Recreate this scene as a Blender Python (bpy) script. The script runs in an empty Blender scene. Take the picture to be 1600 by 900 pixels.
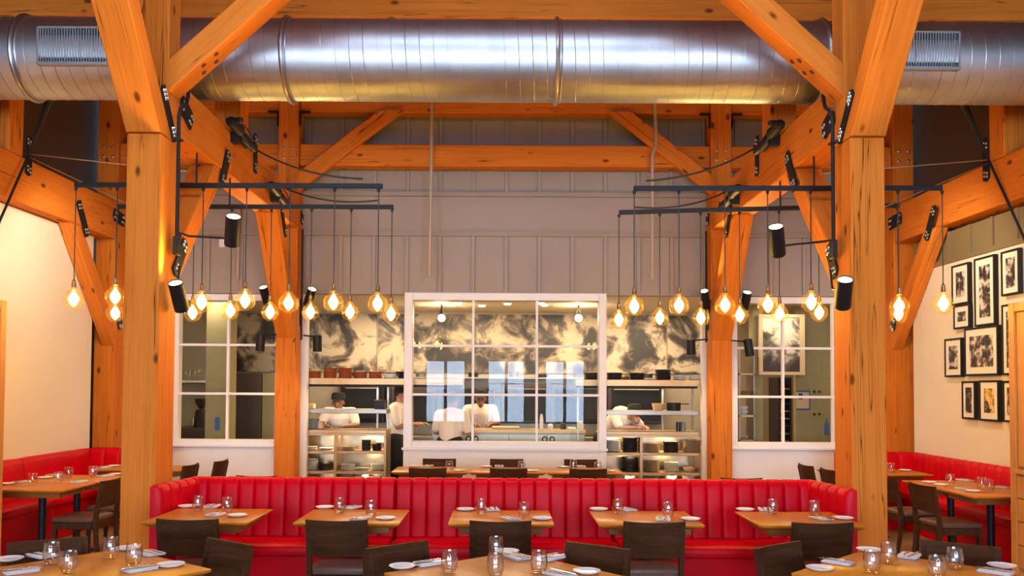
SKY, AISLE, KIT, EXPO, BULB, SPOTK = 37.0, 105.0, 60.0, 0.0, 140.0, 4.0
import bpy, math, random
from mathutils import Vector, Matrix, Quaternion
random.seed(7)
PI = math.pi
SC = bpy.context.scene
COL = SC.collection
V = Vector

# ------------------------------------------------------------------ camera
FPX, HC = 1350.0, 1.72
PITCH, ROLL = 0.0325, 0.0055
CXP, CYP = 785.0, 605.0 - FPX * math.tan(PITCH)
cam_d = bpy.data.cameras.new('camera')
cam = bpy.data.objects.new('camera', cam_d)
COL.objects.link(cam)
cam_d.sensor_width = 36.0
cam_d.lens = FPX * 36.0 / 1600.0
cam_d.shift_x = (800.0 - CXP) / 1600.0
cam_d.shift_y = (CYP - 450.0) / 1600.0
CR = Matrix.Rotation(PI / 2 + PITCH, 3, 'X') @ Matrix.Rotation(ROLL, 3, 'Z')
cam.matrix_world = Matrix.Translation((0, 0, HC)) @ CR.to_4x4()
SC.camera = cam


def ray(px, py):
    return CR @ V(((px - CXP) / FPX, -(py - CYP) / FPX, -1.0))


def at(px, py, D):
    d = ray(px, py)
    return V((0, 0, HC)) + d * (D / d.y)


def atx(px, py, X):
    d = ray(px, py)
    return V((0, 0, HC)) + d * (X / d.x)


def atz(px, py, z):
    d = ray(px, py)
    return V((0, 0, HC)) + d * ((z - HC) / d.z)


# ------------------------------------------------------------------ mesh builder
class MB:
    def __init__(self):
        self.v, self.f = [], []

    def add(self, vs, fs, M=None):
        b = len(self.v)
        for p in vs:
            p = V(p)
            self.v.append(M @ p if M is not None else p)
        for f in fs:
            self.f.append(tuple(i + b for i in f))
        return self

    def box(self, lo, hi, c=0.0, M=None):
        (x0, y0, z0), (x1, y1, z1) = lo, hi
        if c <= 0:
            vs = [(x, y, z) for z in (z0, z1) for y in (y0, y1) for x in (x0, x1)]
            fs = [(0, 2, 3, 1), (4, 5, 7, 6), (0, 1, 5, 4), (2, 6, 7, 3), (0, 4, 6, 2), (1, 3, 7, 5)]
            return self.add(vs, fs, M)
        c = min(c, (x1 - x0) * .45, (y1 - y0) * .45, (z1 - z0) * .45)
        L, H = (x0, y0, z0), (x1, y1, z1)
        vs, idx = [], {}
        for sx in (0, 1):
            for sy in (0, 1):
                for sz in (0, 1):
                    s = (sx, sy, sz)
                    for a in range(3):
                        p = []
                        for k in range(3):
                            e = H[k] if s[k] else L[k]
                            if k != a:
                                e += -c if s[k] else c
                            p.append(e)
                        idx[(s, a)] = len(vs)
                        vs.append(tuple(p))
        fs = []
        for a in range(3):
            o = [k for k in range(3) if k != a]
            for sa in (0, 1):
                q = []
                for (u, w) in ((0, 0), (1, 0), (1, 1), (0, 1)):
                    s = [0, 0, 0]
                    s[a], s[o[0]], s[o[1]] = sa, u, w
                    q.append(idx[(tuple(s), a)])
                fs.append(tuple(q))
        for a in range(3):
            o = [k for k in range(3) if k != a]
            for u in (0, 1):
                for w in (0, 1):
                    s0, s1 = [0, 0, 0], [0, 0, 0]
                    s0[a], s1[a] = 0, 1
                    for s in (s0, s1):
                        s[o[0]], s[o[1]] = u, w
                    s0, s1 = tuple(s0), tuple(s1)
                    fs.append((idx[(s0, o[0])], idx[(s1, o[0])], idx[(s1, o[1])], idx[(s0, o[1])]))
        for sx in (0, 1):
            for sy in (0, 1):
                for sz in (0, 1):
                    s = (sx, sy, sz)
                    fs.append((idx[(s, 0)], idx[(s, 1)], idx[(s, 2)]))
        return self.add(vs, fs, M)

    def bar(self, p, q, w, d, up=(0, 0, 1), c=0.0):
        """box from p to q, w wide across 'up', d deep along 'up'"""
        p, q = V(p), V(q)
        return self.box((-w / 2, -d / 2, 0), (w / 2, d / 2, (q - p).length), c, frame(p, q, up))

    def tube(self, pts, r, n=8, caps=True):
        pts = [V(p) for p in pts]
        rs = r if isinstance(r, (list, tuple)) else [r] * len(pts)
        rings, prev = [], None
        vs, fs = [], []
        for i, p in enumerate(pts):
            if i == 0:
                t = pts[1] - pts[0]
            elif i == len(pts) - 1:
                t = pts[-1] - pts[-2]
            else:
                t = (pts[i + 1] - p).normalized() + (p - pts[i - 1]).normalized()
            if t.length < 1e-9:
                t = V((0, 0, 1))
            t.normalize()
            if prev is None:
                a = V((1, 0, 0)) if abs(t.x) < .8 else V((0, 1, 0))
            else:
                a = prev
            u = (a - t * a.dot(t)).normalized()
            w = t.cross(u)
            prev = u
            for k in range(n):
                an = 2 * PI * k / n
                vs.append(p + (u * math.cos(an) + w * math.sin(an)) * rs[i])
        m = len(pts)
        for i in range(m - 1):
            for k in range(n):
                k2 = (k + 1) % n
                fs.append((i * n + k, i * n + k2, (i + 1) * n + k2, (i + 1) * n + k))
        if caps:
            fs.append(tuple(reversed(range(n))))
            fs.append(tuple((m - 1) * n + k for k in range(n)))
        return self.add(vs, fs)

    def lathe(self, prof, n=20, c=(0, 0, 0), M=None):
        vs, fs, ids = [], [], []
        c = V(c)
        for (r, z) in prof:
            if r < 1e-6:
                ids.append([len(vs)])
                vs.append(c + V((0, 0, z)))
            else:
                ids.append(list(range(len(vs), len(vs) + n)))
                for k in range(n):
                    a = 2 * PI * k / n
                    vs.append(c + V((r * math.cos(a), r * math.sin(a), z)))
        for a, b in zip(ids, ids[1:]):
            for k in range(n):
                k2 = (k + 1) % n
                if len(a) == 1 and len(b) == 1:
                    continue
                if len(a) == 1:
                    fs.append((a[0], b[k2], b[k]))
                elif len(b) == 1:
                    fs.append((a[k], a[k2], b[0]))
                else:
                    fs.append((a[k], a[k2], b[k2], b[k]))
        return self.add(vs, fs, M)

    def rstack(self, x0, y0, x1, y1, levels, rad=.02, seg=3, M=None, dome=None):
        """stack of rounded rectangles: levels = [(z, inset)]"""
        vs, fs, n = [], [], None
        for (z, ins) in levels:
            a0, b0, a1, b1 = x0 + ins, y0 + ins, x1 - ins, y1 - ins
            r = max(.001, min(rad, (a1 - a0) * .49, (b1 - b0) * .49))
            ring = []
            for (cx, cy, s) in ((a1 - r, b1 - r, 0), (a0 + r, b1 - r, 1), (a0 + r, b0 + r, 2), (a1 - r, b0 + r, 3)):
                for k in range(seg + 1):
                    an = PI / 2 * (s + k / seg)
                    ring.append((cx + r * math.cos(an), cy + r * math.sin(an), z))
            n = len(ring)
            vs += ring
        m = len(levels)
        for i in range(m - 1):
            for k in range(n):
                k2 = (k + 1) % n
                fs.append((i * n + k, i * n + k2, (i + 1) * n + k2, (i + 1) * n + k))
        fs.append(tuple(reversed(range(n))))
        if dome is None:
            fs.append(tuple((m - 1) * n + k for k in range(n)))
        else:
            vs.append(((x0 + x1) / 2, (y0 + y1) / 2, dome))
            for k in range(n):
                fs.append(((m - 1) * n + k, (m - 1) * n + (k + 1) % n, len(vs) - 1))
        return self.add(vs, fs, M)

    def prism(self, poly, z0, z1, M=None):
        n = len(poly)
        vs = [(x, y, z0) for x, y in poly] + [(x, y, z1) for x, y in poly]
        fs = [tuple(reversed(range(n))), tuple(range(n, 2 * n))]
        for k in range(n):
            k2 = (k + 1) % n
            fs.append((k, k2, n + k2, n + k))
        return self.add(vs, fs, M)

    def ball(self, c, r, n=12, m=8, s=(1, 1, 1)):
        prof = [(r * math.sin(PI * i / m), -r * math.cos(PI * i / m)) for i in range(m + 1)]
        prof[0] = (0, -r)
        prof[-1] = (0, r)
        M = Matrix.Translation(c) @ Matrix.Diagonal((s[0], s[1], s[2], 1))
        return self.lathe(prof, n, M=M)

    def capsule(self, p, q, r0, r1, n=12):
        self.tube([p, q], [r0, r1], n)
        self.ball(p, r0, n, 6)
        self.ball(q, r1, n, 6)
        return self

    def torus(self, c, axis, R, r, n=48, m=8):
        c, ax = V(c), V(axis).normalized()
        u = (V((0, 0, 1)) if abs(ax.z) < .9 else V((1, 0, 0)))
        u = (u - ax * u.dot(ax)).normalized()
        w = ax.cross(u)
        vs, fs = [], []
        for i in range(n):
            a = 2 * PI * i / n
            e = u * math.cos(a) + w * math.sin(a)
            for j in range(m):
                b = 2 * PI * j / m
                vs.append(c + e * (R + r * math.cos(b)) + ax * (r * math.sin(b)))
        for i in range(n):
            for j in range(m):
                fs.append((i * m + j, ((i + 1) % n) * m + j, ((i + 1) % n) * m + (j + 1) % m, i * m + (j + 1) % m))
        return self.add(vs, fs)

    def build(self, name, mat, parent=None, inv=None, smooth=True, ang=38):
        me = bpy.data.meshes.new(name)
        me.from_pydata([tuple(p) for p in self.v], [], self.f)
        me.validate()
        fix_normals(me)
        if smooth:
            me.polygons.foreach_set('use_smooth', [True] * len(me.polygons))
            me.set_sharp_from_angle(angle=math.radians(ang))
        me.materials.append(mat)
        o = bpy.data.objects.new(name, me)
        COL.objects.link(o)
        if parent is not None:
            o.parent = parent
            if inv is not None:
                o.matrix_parent_inverse = inv
        return o


import bmesh


def fix_normals(me):
    bm = bmesh.new()
    bm.from_mesh(me)
    bmesh.ops.recalc_face_normals(bm, faces=bm.faces)
    bm.to_mesh(me)
    bm.free()


def frame(p, q, up=(0, 0, 1)):
    """matrix whose origin is p, Z runs to q, Y is as near 'up' as can be"""
    p, q, up = V(p), V(q), V(up)
    z = (q - p).normalized()
    if abs(z.dot(up.normalized())) > .999:
        up = V((0, 1, 0))
    y = (up - z * up.dot(z)).normalized()
    x = y.cross(z)
    M = Matrix((x, y, z)).transposed().to_4x4()
    M.translation = p
    return M


def tag(o, label, cat, group=None, kind='thing'):
    o['label'] = label
    o['category'] = cat
    if group:
        o['group'] = group
    if kind:
        o['kind'] = kind
    return o


def thing(name, label, cat, loc=(0, 0, 0), rz=0.0, group=None):
    o = bpy.data.objects.new(name, None)
    o.empty_display_size = .05
    COL.objects.link(o)
    o.location = loc
    o.rotation_euler = (0, 0, rz)
    return tag(o, label, cat, group)


def struct(name, mb, mat, parent=None, label=None, cat=None, smooth=False):
    o = mb.build(name, mat, parent, smooth=smooth)
    if parent is None:
        o['kind'] = 'structure'
        if label:
            o['label'] = label
            o['category'] = cat
    return o


def dup(root, loc, rz, label, group=None, cat=None):
    r = root.copy()
    COL.objects.link(r)
    r.location = loc
    r.rotation_euler = (0, 0, rz)
    r['label'] = label
    if group:
        r['group'] = group
    if cat:
        r['category'] = cat
    for ch in list(root.children):
        c = ch.copy()
        COL.objects.link(c)
        c.parent = r
        for g in list(ch.children):
            d = g.copy()
            COL.objects.link(d)
            d.parent = c
    return r


# ------------------------------------------------------------------ materials
def mat_new(name):
    m = bpy.data.materials.new(name)
    m.use_nodes = True
    nt = m.node_tree
    return m, nt, nt.nodes, nt.links, nt.nodes['Principled BSDF']


def simple(name, col, rough=.5, metal=0.0, spec=.5, bump=0.0, bscale=200.0, var=0.0, vscale=8.0, coat=0.0):
    m, nt, N, L, B = mat_new(name)
    B.inputs['Base Color'].default_value = (*col, 1)
    B.inputs['Roughness'].default_value = rough
    B.inputs['Metallic'].default_value = metal
    B.inputs['Specular IOR Level'].default_value = spec
    B.inputs['Coat Weight'].default_value = coat
    tc = N.new('ShaderNodeTexCoord')
    if var > 0:
        nz = N.new('ShaderNodeTexNoise')
        nz.inputs['Scale'].default_value = vscale
        nz.inputs['Detail'].default_value = 4
        L.new(tc.outputs['Object'], nz.inputs['Vector'])
        mr = N.new('ShaderNodeMapRange')
        mr.inputs['From Min'].default_value, mr.inputs['From Max'].default_value = .3, .7
        mr.inputs['To Min'].default_value, mr.inputs['To Max'].default_value = 1 - var, 1 + var
        L.new(nz.outputs['Fac'], mr.inputs['Value'])
        mx = N.new('ShaderNodeVectorMath')
        mx.operation = 'SCALE'
        mx.inputs[0].default_value = col
        L.new(mr.outputs['Result'], mx.inputs['Scale'])
        L.new(mx.outputs['Vector'], B.inputs['Base Color'])
    if bump > 0:
        nb = N.new('ShaderNodeTexNoise')
        nb.inputs['Scale'].default_value = bscale
        nb.inputs['Detail'].default_value = 3
        L.new(tc.outputs['Object'], nb.inputs['Vector'])
        bp = N.new('ShaderNodeBump')
        bp.inputs['Strength'].default_value = bump
        bp.inputs['Distance'].default_value = .01
        L.new(nb.outputs['Fac'], bp.inputs['Height'])
        L.new(bp.outputs['Normal'], B.inputs['Normal'])
    return m


def ramp(N, stops):
    r = N.new('ShaderNodeValToRGB')
    els = r.color_ramp.elements
    while len(els) < len(stops):
        els.new(.5)
    for e, (p, c) in zip(els, stops):
        e.position = p
        e.color = (*c, 1)
    return r


def wood(name, light, mid, dark, rough=.6, axis='Z', scale=1.0, knots=True, cracks=True, spec=.3, coat=0.0):
    """long grained wood: the grain runs along the object's own axis"""
    m, nt, N, L, B = mat_new(name)
    tc = N.new('ShaderNodeTexCoord')
    oi = N.new('ShaderNodeObjectInfo')
    add = N.new('ShaderNodeVectorMath')
    add.operation = 'MULTIPLY_ADD'
    sh = N.new('ShaderNodeCombineXYZ')
    for k in ('X', 'Y', 'Z'):
        L.new(oi.outputs['Random'], sh.inputs[k])
    L.new(sh.outputs[0], add.inputs[0])
    add.inputs[1].default_value = (17.0, 11.0, 23.0)
    L.new(tc.outputs['Object'], add.inputs[2])

    def mapped(sx, sl):
        mp = N.new('ShaderNodeMapping')
        s = [sx * scale] * 3
        s['XYZ'.index(axis)] = sl * scale
        mp.inputs['Scale'].default_value = s
        L.new(add.outputs[0], mp.inputs['Vector'])
        return mp

    def noise(mp, sc, det=5, rgh=.6, dist=0.0):
        n = N.new('ShaderNodeTexNoise')
        n.inputs['Scale'].default_value = sc
        n.inputs['Detail'].default_value = det
        n.inputs['Roughness'].default_value = rgh
        n.inputs['Distortion'].default_value = dist
        L.new(mp.outputs[0], n.inputs['Vector'])
        return n

    g = noise(mapped(9, .55), 1.6, 6, .65, .6)
    r = ramp(N, [(.28, dark), (.5, mid), (.72, light)])
    L.new(g.outputs['Fac'], r.inputs['Fac'])
    fine = noise(mapped(55, 1.2), 1.5, 3, .7)
    mr = N.new('ShaderNodeMapRange')
    mr.inputs['From Min'].default_value, mr.inputs['From Max'].default_value = .3, .7
    mr.inputs['To Min'].default_value, mr.inputs['To Max'].default_value = .90, 1.06
    L.new(fine.outputs['Fac'], mr.inputs['Value'])
    mul = N.new('ShaderNodeVectorMath')
    mul.operation = 'SCALE'
    L.new(r.outputs['Color'], mul.inputs[0])
    L.new(mr.outputs['Result'], mul.inputs['Scale'])
    out = mul.outputs['Vector']

    def darken(out, mask, col):
        mx = N.new('ShaderNodeMix')
        mx.data_type = 'RGBA'
        L.new(mask, mx.inputs[0])
        L.new(out, mx.inputs[6])
        mx.inputs[7].default_value = (*col, 1)
        return mx.outputs[2]

    if knots:
        vo = N.new('ShaderNodeTexVoronoi')
        vo.inputs['Scale'].default_value = 1.0
        L.new(mapped(4.6, 2.3).outputs[0], vo.inputs['Vector'])
        k = ramp(N, [(.07, (1, 1, 1)), (.14, (0, 0, 0))])
        L.new(vo.outputs['Distance'], k.inputs['Fac'])
        out = darken(out, k.outputs['Color'], tuple(c * .28 for c in dark))
    if cracks:
        cn = noise(mapped(13, .32), 1.0, 2, .5, .15)
        k = ramp(N, [(.490, (0, 0, 0)), (.5, (1, 1, 1)), (.510, (0, 0, 0))])
        L.new(cn.outputs['Fac'], k.inputs['Fac'])
        gate = noise(mapped(1.3, .5), 1.0, 1)
        gk = ramp(N, [(.43, (0, 0, 0)), (.50, (1, 1, 1))])
        L.new(gate.outputs['Fac'], gk.inputs['Fac'])
        pr = N.new('ShaderNodeMath')
        pr.operation = 'MULTIPLY'
        L.new(k.outputs['Color'], pr.inputs[0])
        L.new(gk.outputs['Color'], pr.inputs[1])
        out = darken(out, pr.outputs[0], tuple(c * .2 for c in dark))
    L.new(out, B.inputs['Base Color'])
    B.inputs['Roughness'].default_value = rough
    B.inputs['Specular IOR Level'].default_value = spec
    B.inputs['Coat Weight'].default_value = coat
    B.inputs['Coat Roughness'].default_value = .2
    bp = N.new('ShaderNodeBump')
    bp.inputs['Strength'].default_value = .15
    bp.inputs['Distance'].default_value = .004
    L.new(fine.outputs['Fac'], bp.inputs['Height'])
    L.new(bp.outputs['Normal'], B.inputs['Normal'])
    return m


def clear(name, tint=(1, 1, 1), refl=1.0, ior=1.45, rough=0.0, milk=None, rim=None):
    """thin clear glass: lets light straight through, mirrors by its angle"""
    m, nt, N, L, B = mat_new(name)
    N.remove(B)
    out = [n for n in N if n.type == 'OUTPUT_MATERIAL'][0]
    tr = N.new('ShaderNodeBsdfTransparent')
    tr.inputs['Color'].default_value = (*tint, 1)
    gl = N.new('ShaderNodeBsdfGlossy')
    gl.inputs['Roughness'].default_value = rough
    fr = N.new('ShaderNodeLayerWeight')
    fr.inputs['Blend'].default_value = .5
    pw = N.new('ShaderNodeMath')
    pw.operation = 'POWER'
    L.new(fr.outputs['Facing'], pw.inputs[0])
    pw.inputs[1].default_value = 3.0
    ml = N.new('ShaderNodeMath')
    ml.operation = 'MULTIPLY_ADD'
    ml.use_clamp = True
    L.new(pw.outputs[0], ml.inputs[0])
    ml.inputs[1].default_value = .55 * refl
    ml.inputs[2].default_value = ((ior - 1) / (ior + 1)) ** 2 * refl
    mx = N.new('ShaderNodeMixShader')
    L.new(ml.outputs[0], mx.inputs[0])
    L.new(tr.outputs[0], mx.inputs[1])
    L.new(gl.outputs[0], mx.inputs[2])
    if rim:
        # coated glass takes more colour where one looks through more of it
        lw = N.new('ShaderNodeLayerWeight')
        lw.inputs['Blend'].default_value = .5
        p2 = N.new('ShaderNodeMath')
        p2.operation = 'POWER'
        L.new(lw.outputs['Facing'], p2.inputs[0])
        p2.inputs[1].default_value = 2.2
        cm = N.new('ShaderNodeMix')
        cm.data_type = 'RGBA'
        L.new(p2.outputs[0], cm.inputs[0])
        cm.inputs[6].default_value = (*tint, 1)
        cm.inputs[7].default_value = (*rim, 1)
        L.new(cm.outputs[2], tr.inputs['Color'])
    if milk:
        # bloom stand-in: a faint amber layer that scatters the filament's light
        tl = N.new('ShaderNodeBsdfTranslucent')
        tl.inputs['Color'].default_value = (*milk[1], 1)
        m2 = N.new('ShaderNodeMixShader')
        m2.inputs[0].default_value = milk[0]
        L.new(mx.outputs[0], m2.inputs[1])
        L.new(tl.outputs[0], m2.inputs[2])
        mx = m2
    L.new(mx.outputs[0], out.inputs['Surface'])
    return m


def glow(name, col, strength):
    m, nt, N, L, B = mat_new(name)
    N.remove(B)
    out = [n for n in N if n.type == 'OUTPUT_MATERIAL'][0]
    e = N.new('ShaderNodeEmission')
    e.inputs['Color'].default_value = (*col, 1)
    e.inputs['Strength'].default_value = strength
    L.new(e.outputs[0], out.inputs['Surface'])
    return m


def photo_print(name, scale, dark, mid, light, seed, detail=5, t=(.38, .5, .6), dist=.5):
    """a flat printed photograph: dark and light shapes of no known picture"""
    m, nt, N, L, B = mat_new(name)
    tc = N.new('ShaderNodeTexCoord')
    mp = N.new('ShaderNodeMapping')
    mp.inputs['Location'].default_value = (seed * 3.7, seed * 1.9, seed * 5.3)
    mp.inputs['Scale'].default_value = scale
    L.new(tc.outputs['Object'], mp.inputs['Vector'])
    n = N.new('ShaderNodeTexNoise')
    n.inputs['Scale'].default_value = 1.0
    n.inputs['Detail'].default_value = detail
    n.inputs['Roughness'].default_value = .62
    n.inputs['Distortion'].default_value = dist
    L.new(mp.outputs[0], n.inputs['Vector'])
    r = ramp(N, [(t[0], dark), (t[1], mid), (t[2], light)])
    L.new(n.outputs['Fac'], r.inputs['Fac'])
    L.new(r.outputs['Color'], B.inputs['Base Color'])
    B.inputs['Roughness'].default_value = .5
    return m


W_TIMBER = wood('fir_timber', (.70, .216, .030), (.65, .190, .022), (.56, .150, .014), .6, spec=.08)
W_TABLE = wood('honey_table_wood', (.68, .245, .030), (.60, .205, .022), (.50, .150, .014), .30, axis='X', scale=1.2, knots=False, cracks=False, spec=.16)
W_TABLE_EDGE = wood('table_edge_wood', (.34, .12, .025), (.28, .095, .018), (.21, .066, .012), .35, axis='X', knots=False, cracks=False)
W_CHAIR = wood('walnut_chair_wood', (.085, .036, .016), (.062, .025, .011), (.040, .016, .007), .45, axis='X', scale=1.6, knots=False, cracks=False, spec=.03)
W_CAB = wood('cabinet_fir', (.60, .27, .075), (.54, .225, .055), (.45, .17, .04), .4, axis='Z', knots=False, cracks=False)
W_DECK = wood('roof_deck_wood', (.36, .10, .018), (.30, .08, .012), (.22, .055, .008), .6, axis='Y', knots=True, cracks=True)
M_RED = simple('red_leather', (.58, .001, .009), .36, spec=.10, bump=.10, bscale=160, var=.12, vscale=3)
M_SEAT = simple('brown_leather', (.115, .055, .036), .36, spec=.35, bump=.1, bscale=150)
M_BLACK = simple('black_steel', (.011, .011, .012), .5, metal=.0, spec=.25)
M_BOLT = simple('steel_bolt', (.6, .58, .54), .35, metal=1)
M_CREAM = simple('cream_plaster', (.80, .70, .56), .8, var=.03, vscale=1.2)
M_TAUPE = simple('taupe_board_paint', (.33, .272, .222), .65, var=.05, vscale=1.0)
M_WHITE = simple('white_paint', (.82, .79, .78), .5)
M_OLIVE = simple('olive_wall_paint', (.30, .25, .12), .6, var=.04)
M_KTILE = simple('kitchen_wall_tile', (.40, .31, .20), .4, var=.06, vscale=5)
M_KCEIL = simple('kitchen_ceiling_paint', (.84, .74, .58), .7)
M_STEEL = simple('stainless_steel', (.30, .265, .215), .38, metal=.85, var=.06, vscale=4)
M_CHINA = simple('white_china', (.84, .81, .77), .15, spec=.5)
M_TANCHINA = simple('tan_stoneware', (.52, .36, .20), .35)
M_GREYCHINA = simple('grey_stoneware', (.55, .54, .52), .3)
M_DARKCHINA = simple('black_ironware', (.015, .015, .018), .35)
M_TERRA = simple('terracotta_glaze', (.33, .085, .028), .3)
M_LINEN = simple('white_linen', (.74, .73, .74), .85, bump=.2, bscale=260)
M_CUTL = simple('polished_steel', (.75, .73, .70), .16, metal=1)
M_GLASS = clear('tumbler_glass', (.99, .99, .99), 2.6)
M_PANE = clear('window_glass', (.95, .95, .93), .30)
M_GLOBE = clear('amber_bulb_glass', (1.0, .92, .74), .35, milk=(.010, (1.0, .70, .38)), rim=(1.0, .74, .40))
M_BRASS = simple('brass_socket', (.30, .20, .10), .35, metal=1)
M_FIL = glow('bulb_glow', (1.0, .62, .13), BULB)
M_KBULB = glow('kitchen_bulb_glow', (1.0, .76, .45), 190.0)
M_LAMPFACE = glow('spot_lamp_face', (1.0, .74, .40), 14.0)
M_BAYSHADE = simple('bay_shade_brown', (.075, .05, .033), .7)  # brown darkened to carry the shade of the side bays
M_WIRE = simple('steel_wire', (.65, .62, .58), .35, metal=1)
M_PIPE = simple('painted_pipe', (.42, .34, .26), .5)
M_CORD = simple('dark_cord', (.03, .028, .028), .6)
M_SKIN = simple('skin', (.42, .19, .115), .5)
M_SKIN2 = simple('darker_skin', (.27, .11, .06), .5)
M_JACKET = simple('white_chef_cotton', (.84, .74, .64), .85)
M_APRON = simple('black_cotton', (.012, .012, .014), .85)
M_HAIR = simple('dark_hair', (.02, .014, .010), .7)
M_BLUE = simple('blue_tape', (.03, .12, .38), .6)
M_PAPER = simple('tan_paper', (.62, .45, .27), .7)
M_CARD = simple('white_mat_board', (.86, .78, .66), .7)
M_DKWOOD = simple('dark_kitchen_panel', (.045, .032, .024), .5)
M_GREY = simple('grey_plastic', (.22, .22, .22), .5)


def metal_duct():
    m, nt, N, L, B = mat_new('galvanised_duct')
    tc = N.new('ShaderNodeTexCoord')
    n = N.new('ShaderNodeTexNoise')
    n.inputs['Scale'].default_value = 3.0
    n.inputs['Detail'].default_value = 4
    L.new(tc.outputs['Object'], n.inputs['Vector'])
    r = ramp(N, [(.3, (.41, .425, .44)), (.7, (.53, .545, .56))])
    L.new(n.outputs['Fac'], r.inputs['Fac'])
    L.new(r.outputs['Color'], B.inputs['Base Color'])
    B.inputs['Metallic'].default_value = 1.0
    B.inputs['Roughness'].default_value = .43
    return m


def floor_mat():
    m, nt, N, L, B = mat_new('floor_stone_tile')
    tc = N.new('ShaderNodeTexCoord')
    br = N.new('ShaderNodeTexBrick')
    br.inputs['Scale'].default_value = 1.0
    br.inputs['Brick Width'].default_value = .6
    br.inputs['Row Height'].default_value = .3
    br.inputs['Mortar Size'].default_value = .006
    br.inputs['Color1'].default_value = (.33, .20, .09, 1)
    br.inputs['Color2'].default_value = (.26, .15, .065, 1)
    br.inputs['Mortar'].default_value = (.10, .06, .03, 1)
    L.new(tc.outputs['Object'], br.inputs['Vector'])
    n = N.new('ShaderNodeTexNoise')
    n.inputs['Scale'].default_value = 5
    n.inputs['Detail'].default_value = 6
    L.new(tc.outputs['Object'], n.inputs['Vector'])
    mr = N.new('ShaderNodeMapRange')
    mr.inputs['To Min'].default_value, mr.inputs['To Max'].default_value = .6, 1.4
    L.new(n.outputs['Fac'], mr.inputs['Value'])
    s = N.new('ShaderNodeVectorMath')
    s.operation = 'SCALE'
    L.new(br.outputs['Color'], s.inputs[0])
    L.new(mr.outputs[0], s.inputs['Scale'])
    L.new(s.outputs[0], B.inputs['Base Color'])
    B.inputs['Roughness'].default_value = .45
    return m


M_DUCT = metal_duct()
M_FLOOR = floor_mat()
# ------------------------------------------------------------------ the room
YK = 11.95                      # kitchen front wall
YB = 15.05                      # kitchen back wall
mb = MB(); mb.box((-6.2, -9.2, -.12), (6.2, 15.4, 0)); struct('floor', mb, M_FLOOR)


def boxes(lst, c=0.0):
    m = MB()
    for lo, hi in lst:
        m.box(lo, hi, c)
    return m


# side walls: plaster (and boards on the picture side) under the outer beams, outer wall behind with the bay's shade in its colour
struct('wall_left', boxes([((-5.58, -9.0, 0), (-5.38, 11.3, 3.665))]), M_CREAM)
struct('wall_right', boxes([((5.38, -9.0, 0), (5.58, 11.3, 3.24))]), M_CREAM)
bt = boxes([((5.40, -9.0, 3.242), (5.58, 11.3, 3.63))])
y = 3.0
while y < 11.2:
    bt.box((5.375, y, 3.30), (5.40, y + .05, 3.63)); y += .46
bt.box((5.365, -9.0, 3.242), (5.40, 11.3, 3.30))
struct('wall_right_boards', bt, simple('olive_board_paint', (.20, .145, .065), .65))
struct('wall_left_outer', boxes([((-6.0, -9.2, 0), (-5.62, 12.05, 6.3))]), M_BAYSHADE)
struct('wall_right_outer', boxes([((5.62, -9.2, 0), (6.0, 12.05, 6.3))]), M_BAYSHADE)

# back wall boards with battens and two long rails
bw = boxes([((-5.6, YK, 3.0), (5.6, YK + .12, 4.42)), ((-5.6, YK + .05, 4.42), (5.6, YK + .12, 6.3))])
k = -12
while k <= 12:
    x = .044 + k * .459
    bw.box((x - .026, YK - .034, 3.02), (x + .026, YK, 3.81), .004)
    bw.box((x - .026, YK + .016, 4.43), (x + .026, YK + .05, 6.28), .004)
    k += 1
struct('wall_back', bw, M_TAUPE)
M_TAUPE_L = simple('taupe_rail_paint', (.30, .24, .18), .6)
struct('trim_1', boxes([((-5.6, YK - .045, 3.81), (5.6, YK - .001, 3.88))]), M_TAUPE_L)
struct('trim_2', boxes([((-5.6, YK - .05, 4.365), (5.6, YK - .001, 4.425))]), M_TAUPE_L)

# white kitchen front with two open passes and three windows
XL0, XL1, XR0, XR1 = -2.70, -1.354, 1.44, 2.765
kw = []
Y0, Y1 = YK + .01, YK + .11
for x0, x1, z0, z1 in ((-5.6, -4.545, 0, 2.995), (-4.545, -3.085, 0, .885), (-3.085, XL0, 0, 2.995),
                       (XR1, 3.155, 0, 2.995), (3.155, 5.30, 0, .885), (5.30, 5.6, 0, 2.995)):
    kw.append(((x0, Y0, z0), (x1, Y1, z1)))
kw.append(((XL1, YK - .06, 0), (XR0 - .006, Y1, .86)))
struct('wall_kitchen', boxes(kw), M_WHITE)


def kwindow(name, x0, x1, z0, z1, yf, sx0, sx1, sb, st, cols, rows):
    f = MB()
    y1 = Y1 + .02
    f.box((x0, yf, z0), (x0 + sx0, y1, z1), .006)
    f.box((x1 - sx1, yf, z0), (x1, y1, z1), .006)
    f.box((x0 + sx0, yf, z0), (x1 - sx1, y1, z0 + sb), .006)
    f.box((x0 + sx0, yf, z1 - st), (x1 - sx1, y1, z1), .006)
    f.box((x0 - .02, yf - .03, z0 - .012), (x1 + .02, yf + .02, z0 + .022), .005)
    o = struct(name, f, M_WHITE)
    mm = MB()
    for x in cols:
        mm.box((x - .016, yf + .02, z0 + sb), (x + .016, yf + .075, z1 - st))
    for z in rows:
        mm.box((x0 + sx0, yf + .022, z - .016), (x1 - sx1, yf + .073, z + .016))
    mm.build('muntins', M_WHITE, o, smooth=False)
    g = MB().box((x0 + sx0, yf + .045, z0 + sb), (x1 - sx1, yf + .049, z1 - st))
    g.build('pane', M_PANE, o, smooth=False)
    return o


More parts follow.
